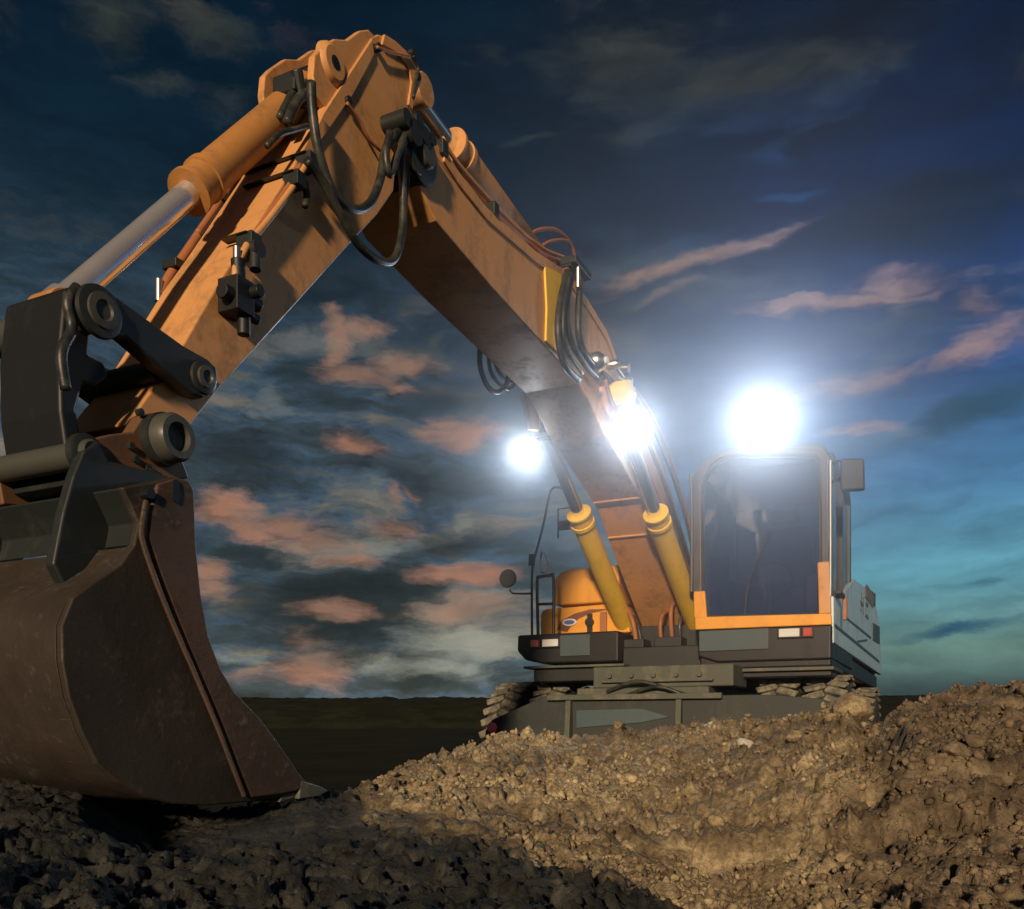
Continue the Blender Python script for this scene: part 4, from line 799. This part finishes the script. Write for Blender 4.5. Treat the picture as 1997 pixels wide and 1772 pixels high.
for a in [(4.358, 2.536), (4.569, 2.208)]:
    bm = NB(); box(bm, a[0] - .03, a[0] + .03, -.34, -.275, a[1] - .015, a[1] + .015); link('pipe_clamp', bm, 'dark', stk, .004)
# clutter where the bucket cylinder meets the ears
hose(P3([(4.175, -0.05, 2.963), (4.251, -0.05, 2.888), (4.292, -0.05, 2.818), (4.318, -0.05, 2.758)]), .018, 'rubber', stk)
hose(P3([(4.16, -0.08, 3.01), (4.242, -0.08, 2.93), (4.283, -0.08, 2.859), (4.323, -0.08, 2.782)]), .014, 'rubber', stk)
hose(P3([(4.246, -0.02, 2.783), (4.314, -0.02, 2.73), (4.393, -0.02, 2.667), (4.456, -0.02, 2.591)]), .010, 'rubber', stk)
bm = NB(); a = [(4.239, 2.953)][0]; box(bm, a[0] - .03, a[0] + .03, -.16, -.06, a[1] - .04, a[1] + .03); cyl(bm, (a[0] + .02, -.06, a[1] + .03), (a[0] - .03, -.07, a[1] - .07), .022, seg=12); link('hose_manifold', bm, 'dark', stk, .006)
# bucket cylinder
hyd(ex, 'bucket_cylinder', (3.93, TB, 3.235), (4.665, TB, 2.36), .062, (5.13, TB, 1.79), .037, 'paint_cyl2', 'rod_blue')
A_ = [(4.268, 2.981), (4.199, 2.96)]
hose([(4.00, -.215, 3.17), (4.20, -.222, 2.925), (4.42, -.222, 2.66), (4.56, -.205, 2.49)], .011, 'brown', stk, 'pipe')
# ---- linkage
lk = empty('bucket_linkage', ex)
Hn = [(5.147, 1.816), (5.168, 1.768), (5.162, 1.725), (5.131, 1.717), (5.12, 1.703), (5.069, 1.719), (4.941, 1.676), (4.832, 1.643), (4.793, 1.647), (4.752, 1.673), (4.734, 1.714), (4.74, 1.753), (4.775, 1.766), (4.869, 1.771), (5.124, 1.817)]
bm = NB(); prism(bm, Hn, 't', -.012, .04); link('side_link', bm, 'dark', lk, .008)
bm = NB(); prism(bm, Hn, 't', -.34, -.288); link('side_link', bm, 'dark', lk, .008)
pj = (5.151, 1.75); ps = (4.801, 1.704)
for (p, rr, mm) in (([(5.151, 1.75)][0], .045, 'pin'), ([(4.797, 1.703)][0], .032, 'pin')):
    bm = NB(); lathe(bm, (p[0], .036, p[1]), (0, 1, 0), [(0, rr * 1.5), (.012, rr * 1.45), (.016, rr * 1.1)], 30); b_ = link('pin_collar', bm, 'dark', lk, 0, True)
    bm = NB(); lathe(bm, (p[0], -.37, p[1]), (0, 1, 0), [(0, rr), (.43, rr), (.432, rr * .6), (.426, rr * .5)], 26); link('pin', bm, mm, lk, 0, True)
p = [(4.913, 1.691)][0]
bm = NB(); cyl(bm, (p[0], -.29, p[1]), (p[0], -.01, p[1]), .032, seg=24); link('cross_tube', bm, 'dark', lk, 0, True)
# tipping lever down to the coupler
lev = [(5.201, 1.803), (5.153, 1.83), (5.128, 1.802), (5.125, 1.729), (5.134, 1.659), (5.082, 1.656), (5.068, 1.622), (5.106, 1.586), (5.147, 1.577), (5.168, 1.502), (5.153, 1.44), (5.109, 1.412), (5.125, 1.368), (5.168, 1.354), (5.198, 1.388), (5.215, 1.487), (5.218, 1.641)]
bm = NB(); prism(bm, lev, 't', -.26, -.02); link('tipping_lever', bm, 'black', lk, .012)
hose(P3([(5.199, 0.02, 1.796), (5.226, 0.02, 1.746), (5.214, 0.02, 1.686), (5.243, 0.02, 1.612), (5.231, 0.02, 1.527)]), .014, 'rubber', lk)
# ---- quick coupler
cp = empty('quick_coupler', ex)
co = [(5.005, 1.533), (4.938, 1.542), (4.855, 1.541), (4.842, 1.497), (4.865, 1.44), (4.842, 1.401), (4.938, 1.368), (5.042, 1.332), (5.122, 1.293), (5.184, 1.285), (5.198, 1.36), (5.184, 1.413), (5.107, 1.451), (5.042, 1.476)]
bm = NB(); prism(bm, co, 't', -.012, .035); prism(bm, co, 't', -.335, -.288); link('coupler_cheek', bm, 'coupler', cp, .006)
cin = [(5.13, 1.405), (4.929, 1.46), (4.874, 1.416), (4.929, 1.367), (5.098, 1.313), (5.161, 1.318)]
bm = NB(); prism(bm, cin, 't', -.288, -.012); link('coupler_body', bm, 'dark', cp, .006)
p = [(4.949, 1.479)][0]
bm = NB(); lathe(bm, (p[0], .03, p[1]), (0, 1, 0), [(0, .068), (.065, .066), (.078, .058), (.078, .040), (.055, .036), (.055, .01)], 36); q_ = link('pin_boss', bm, 'pin', cp, 0, True)
bm = NB(); lathe(bm, (p[0], -.02, p[1]), (0, 1, 0), [(0, .074), (.082, .072), (.086, .066)], 36); link('boss_collar', bm, 'dark', cp, 0, True)
p = [(5.19, 1.376)][0]
bm = NB(); lathe(bm, (p[0], .03, p[1]), (0, 1, 0), [(0, .052), (.018, .050), (.024, .040)], 30); link('pin_collar', bm, 'dark', cp, 0, True)
bm = NB(); lathe(bm, (p[0], -.36, p[1]), (0, 1, 0), [(0, .034), (.425, .034), (.43, .028), (.424, .012)], 26); link('pin', bm, 'pin', cp, 0, True)
for (x, y) in ((0, 0),): pass
for a in [(5.021, 1.534), (4.975, 1.5), (4.975, 1.448), (5.051, 1.434), (5.035, 1.404), (4.995, 1.391)]:
    bm = NB(); cyl(bm, (a[0], .03, a[1]), (a[0], .046, a[1]), .010, seg=8); link('bolt', bm, 'dark', cp)
# ---- bucket
bk = empty('bucket', ex)
TN, TF = .20, -.50
bo = [(5.216, 1.268), (5.12, 1.303), (5.057, 1.333), (5.016, 1.336), (4.994, 1.313), (4.991, 1.253), (4.987, 1.173), (4.969, 1.039), (4.944, 0.933), (4.9, 0.852), (4.848, 0.791), (4.739, 0.713), (4.65, 0.63), (4.556, 0.538), (4.49, 0.489), (4.616, 0.478), (4.749, 0.474), (4.947, 0.477), (5.054, 0.49), (5.136, 0.512), (5.228, 0.557), (5.286, 0.603), (5.327, 0.675), (5.361, 0.757), (5.378, 0.837), (5.38, 0.918), (5.351, 0.985), (5.286, 1.035), (5.221, 1.081), (5.18, 1.136), (5.167, 1.191), (5.19, 1.23)]
bm = NB(); prism(bm, bo, 't', TN - .022, TN); link('side_plate', bm, 'bucket', bk, .006)
bm = NB(); prism(bm, bo, 't', TF, TF + .022); link('side_plate', bm, 'bucket', bk, .006)
# strip with the welded ridge along the mouth
rp = [(5.12, 1.298), (5.057, 1.328), (5.019, 1.33), (5.0, 1.309), (4.996, 1.252), (4.993, 1.172), (4.975, 1.039), (4.949, 0.932), (4.906, 0.849), (4.854, 0.788), (4.745, 0.71), (4.657, 0.627), (4.569, 0.538), (4.52, 0.498), (4.662, 0.487), (4.785, 0.486), (4.832, 0.57), (4.9, 0.699), (4.98, 0.834), (5.045, 0.948), (5.104, 1.061), (5.149, 1.156), (5.142, 1.221)]
bm = NB(); prism(bm, rp, 't', TN, TN + .014); link('side_cutter', bm, 'bucket_edge', bk, .006)
rd = [(5.157, 0.222, 1.247), (5.171, 0.222, 1.175), (5.165, 0.222, 1.139), (5.124, 0.222, 1.05), (5.064, 0.222, 0.941), (5.0, 0.222, 0.833), (4.921, 0.222, 0.696), (4.859, 0.222, 0.578), (4.815, 0.222, 0.495)]
bm = NB(); tube(bm, [(p[0], .213, p[2]) for p in rd], .0065, 8, 4); link('weld_ridge', bm, 'bucket_edge', bk, 0, True)
# wrapper shell, swept between the side plates
sh = [(4.49, 0.489), (4.616, 0.481), (4.749, 0.477), (4.947, 0.48), (5.054, 0.493), (5.136, 0.515), (5.228, 0.56), (5.286, 0.605), (5.327, 0.675), (5.361, 0.757), (5.378, 0.837), (5.38, 0.918), (5.351, 0.982), (5.286, 1.033), (5.221, 1.079), (5.18, 1.133)]
ins = offset(sh + [(4.9, .9)], .022)[:-1]
bm = NB(); prism(bm, sh + ins[::-1], 't', TF + .022, TN - .022); link('wrapper_shell', bm, 'bucket', bk, .002, True)
th = [(5.162, 1.138), (5.15, 1.196), (5.173, 1.236), (5.199, 1.274), (5.102, 1.31), (5.038, 1.34), (4.979, 1.326), (5.026, 1.281), (5.102, 1.251), (5.115, 1.19)]
bm = NB(); prism(bm, th, 't', TF + .022, TN - .022); link('top_beam', bm, 'dark', bk, .006)
for (a, b_) in ((.04, .075), (-.375, -.34)):
    bm = NB(); prism(bm, [(5.223, 1.372), (5.178, 1.41), (5.148, 1.366), (4.984, 1.375), (4.903, 1.373), (4.893, 1.303), (5.049, 1.202), (5.117, 1.123), (5.193, 1.059), (5.266, 1.011), (5.307, 1.079), (5.28, 1.208), (5.252, 1.302)], 't', a, b_); link('hinge_ear', bm, 'dark', bk, .008)
a = [(5.066, 1.292), (5.151, 1.265)]
bm = NB(); cyl(bm, (a[1][0], .2, a[1][1]), (a[1][0], .225, a[1][1]), .014, seg=10); link('bolt', bm, 'black', bk)
bm = NB(); prism(bm, ellipse(a[0][0], a[0][1], .012, .030, 16), 't', .21, .219); link('lifting_slot', bm, 'black', bk)
tp = [(4.49, 0.489), (4.616, 0.478)]
for k in range(5):
    t0 = TF + .03 + k * .155
    bm = NB(); s_, z_ = tp[0]
    prism(bm, [(s_ + .09, z_ - .022), (s_ + .08, z_ + .035), (s_ - .01, z_ + .012), (s_ - .055, z_ - .006), (s_ - .01, z_ - .02)], 't', t0, t0 + .065); link('tooth', bm, 'frame', bk, .004)
bm = NB(); prism(bm, [(tp[0][0] + .16, tp[0][1] - .026), (tp[0][0] + .15, tp[0][1] - .006), (tp[0][0] - .0, tp[0][1] + .006), (tp[0][0] - .005, tp[0][1] - .006)], 't', TF + .0, TN + .0); link('cutting_lip', bm, 'frame', bk, .003)

#@@GLOW
# ------------------------------------------------------------------ scattering volume added round the lamps to spread their glow
bm = NB(); bmesh.ops.create_icosphere(bm, subdivisions=5, radius=1)

me = bpy.data.meshes.new('added_glow_haze'); bm.to_mesh(me); bm.free()
m = bpy.data.materials.new('glow_scatter'); m.use_nodes = True; t = NT(m.node_tree); t.N.clear()
pv = t.new('ShaderNodeVolumePrincipled'); pv.inputs['Color'].default_value = (.96, .97, 1, 1); pv.inputs['Density'].default_value = .05; pv.inputs['Anisotropy'].default_value = .78
ln = t.new('ShaderNodeVectorMath', operation='LENGTH'); t.L.new(t.new('ShaderNodeTexCoord').outputs['Object'], ln.inputs[0])
t.L.new(t.rng(ln.outputs['Value'], 1.0, .35, 0, .078, 'SMOOTHSTEP'), pv.inputs['Density'])      # thins out towards its rim
mo = t.new('ShaderNodeOutputMaterial'); t.L.new(pv.outputs[0], mo.inputs['Volume']); me.materials.append(m)
o = bpy.data.objects.new('added_glow_haze', me); COL.objects.link(o); o.location = (1.35, 5.75, 3.0); o.scale = (3.2, 3.1, 2.5); o['kind'] = 'stuff'
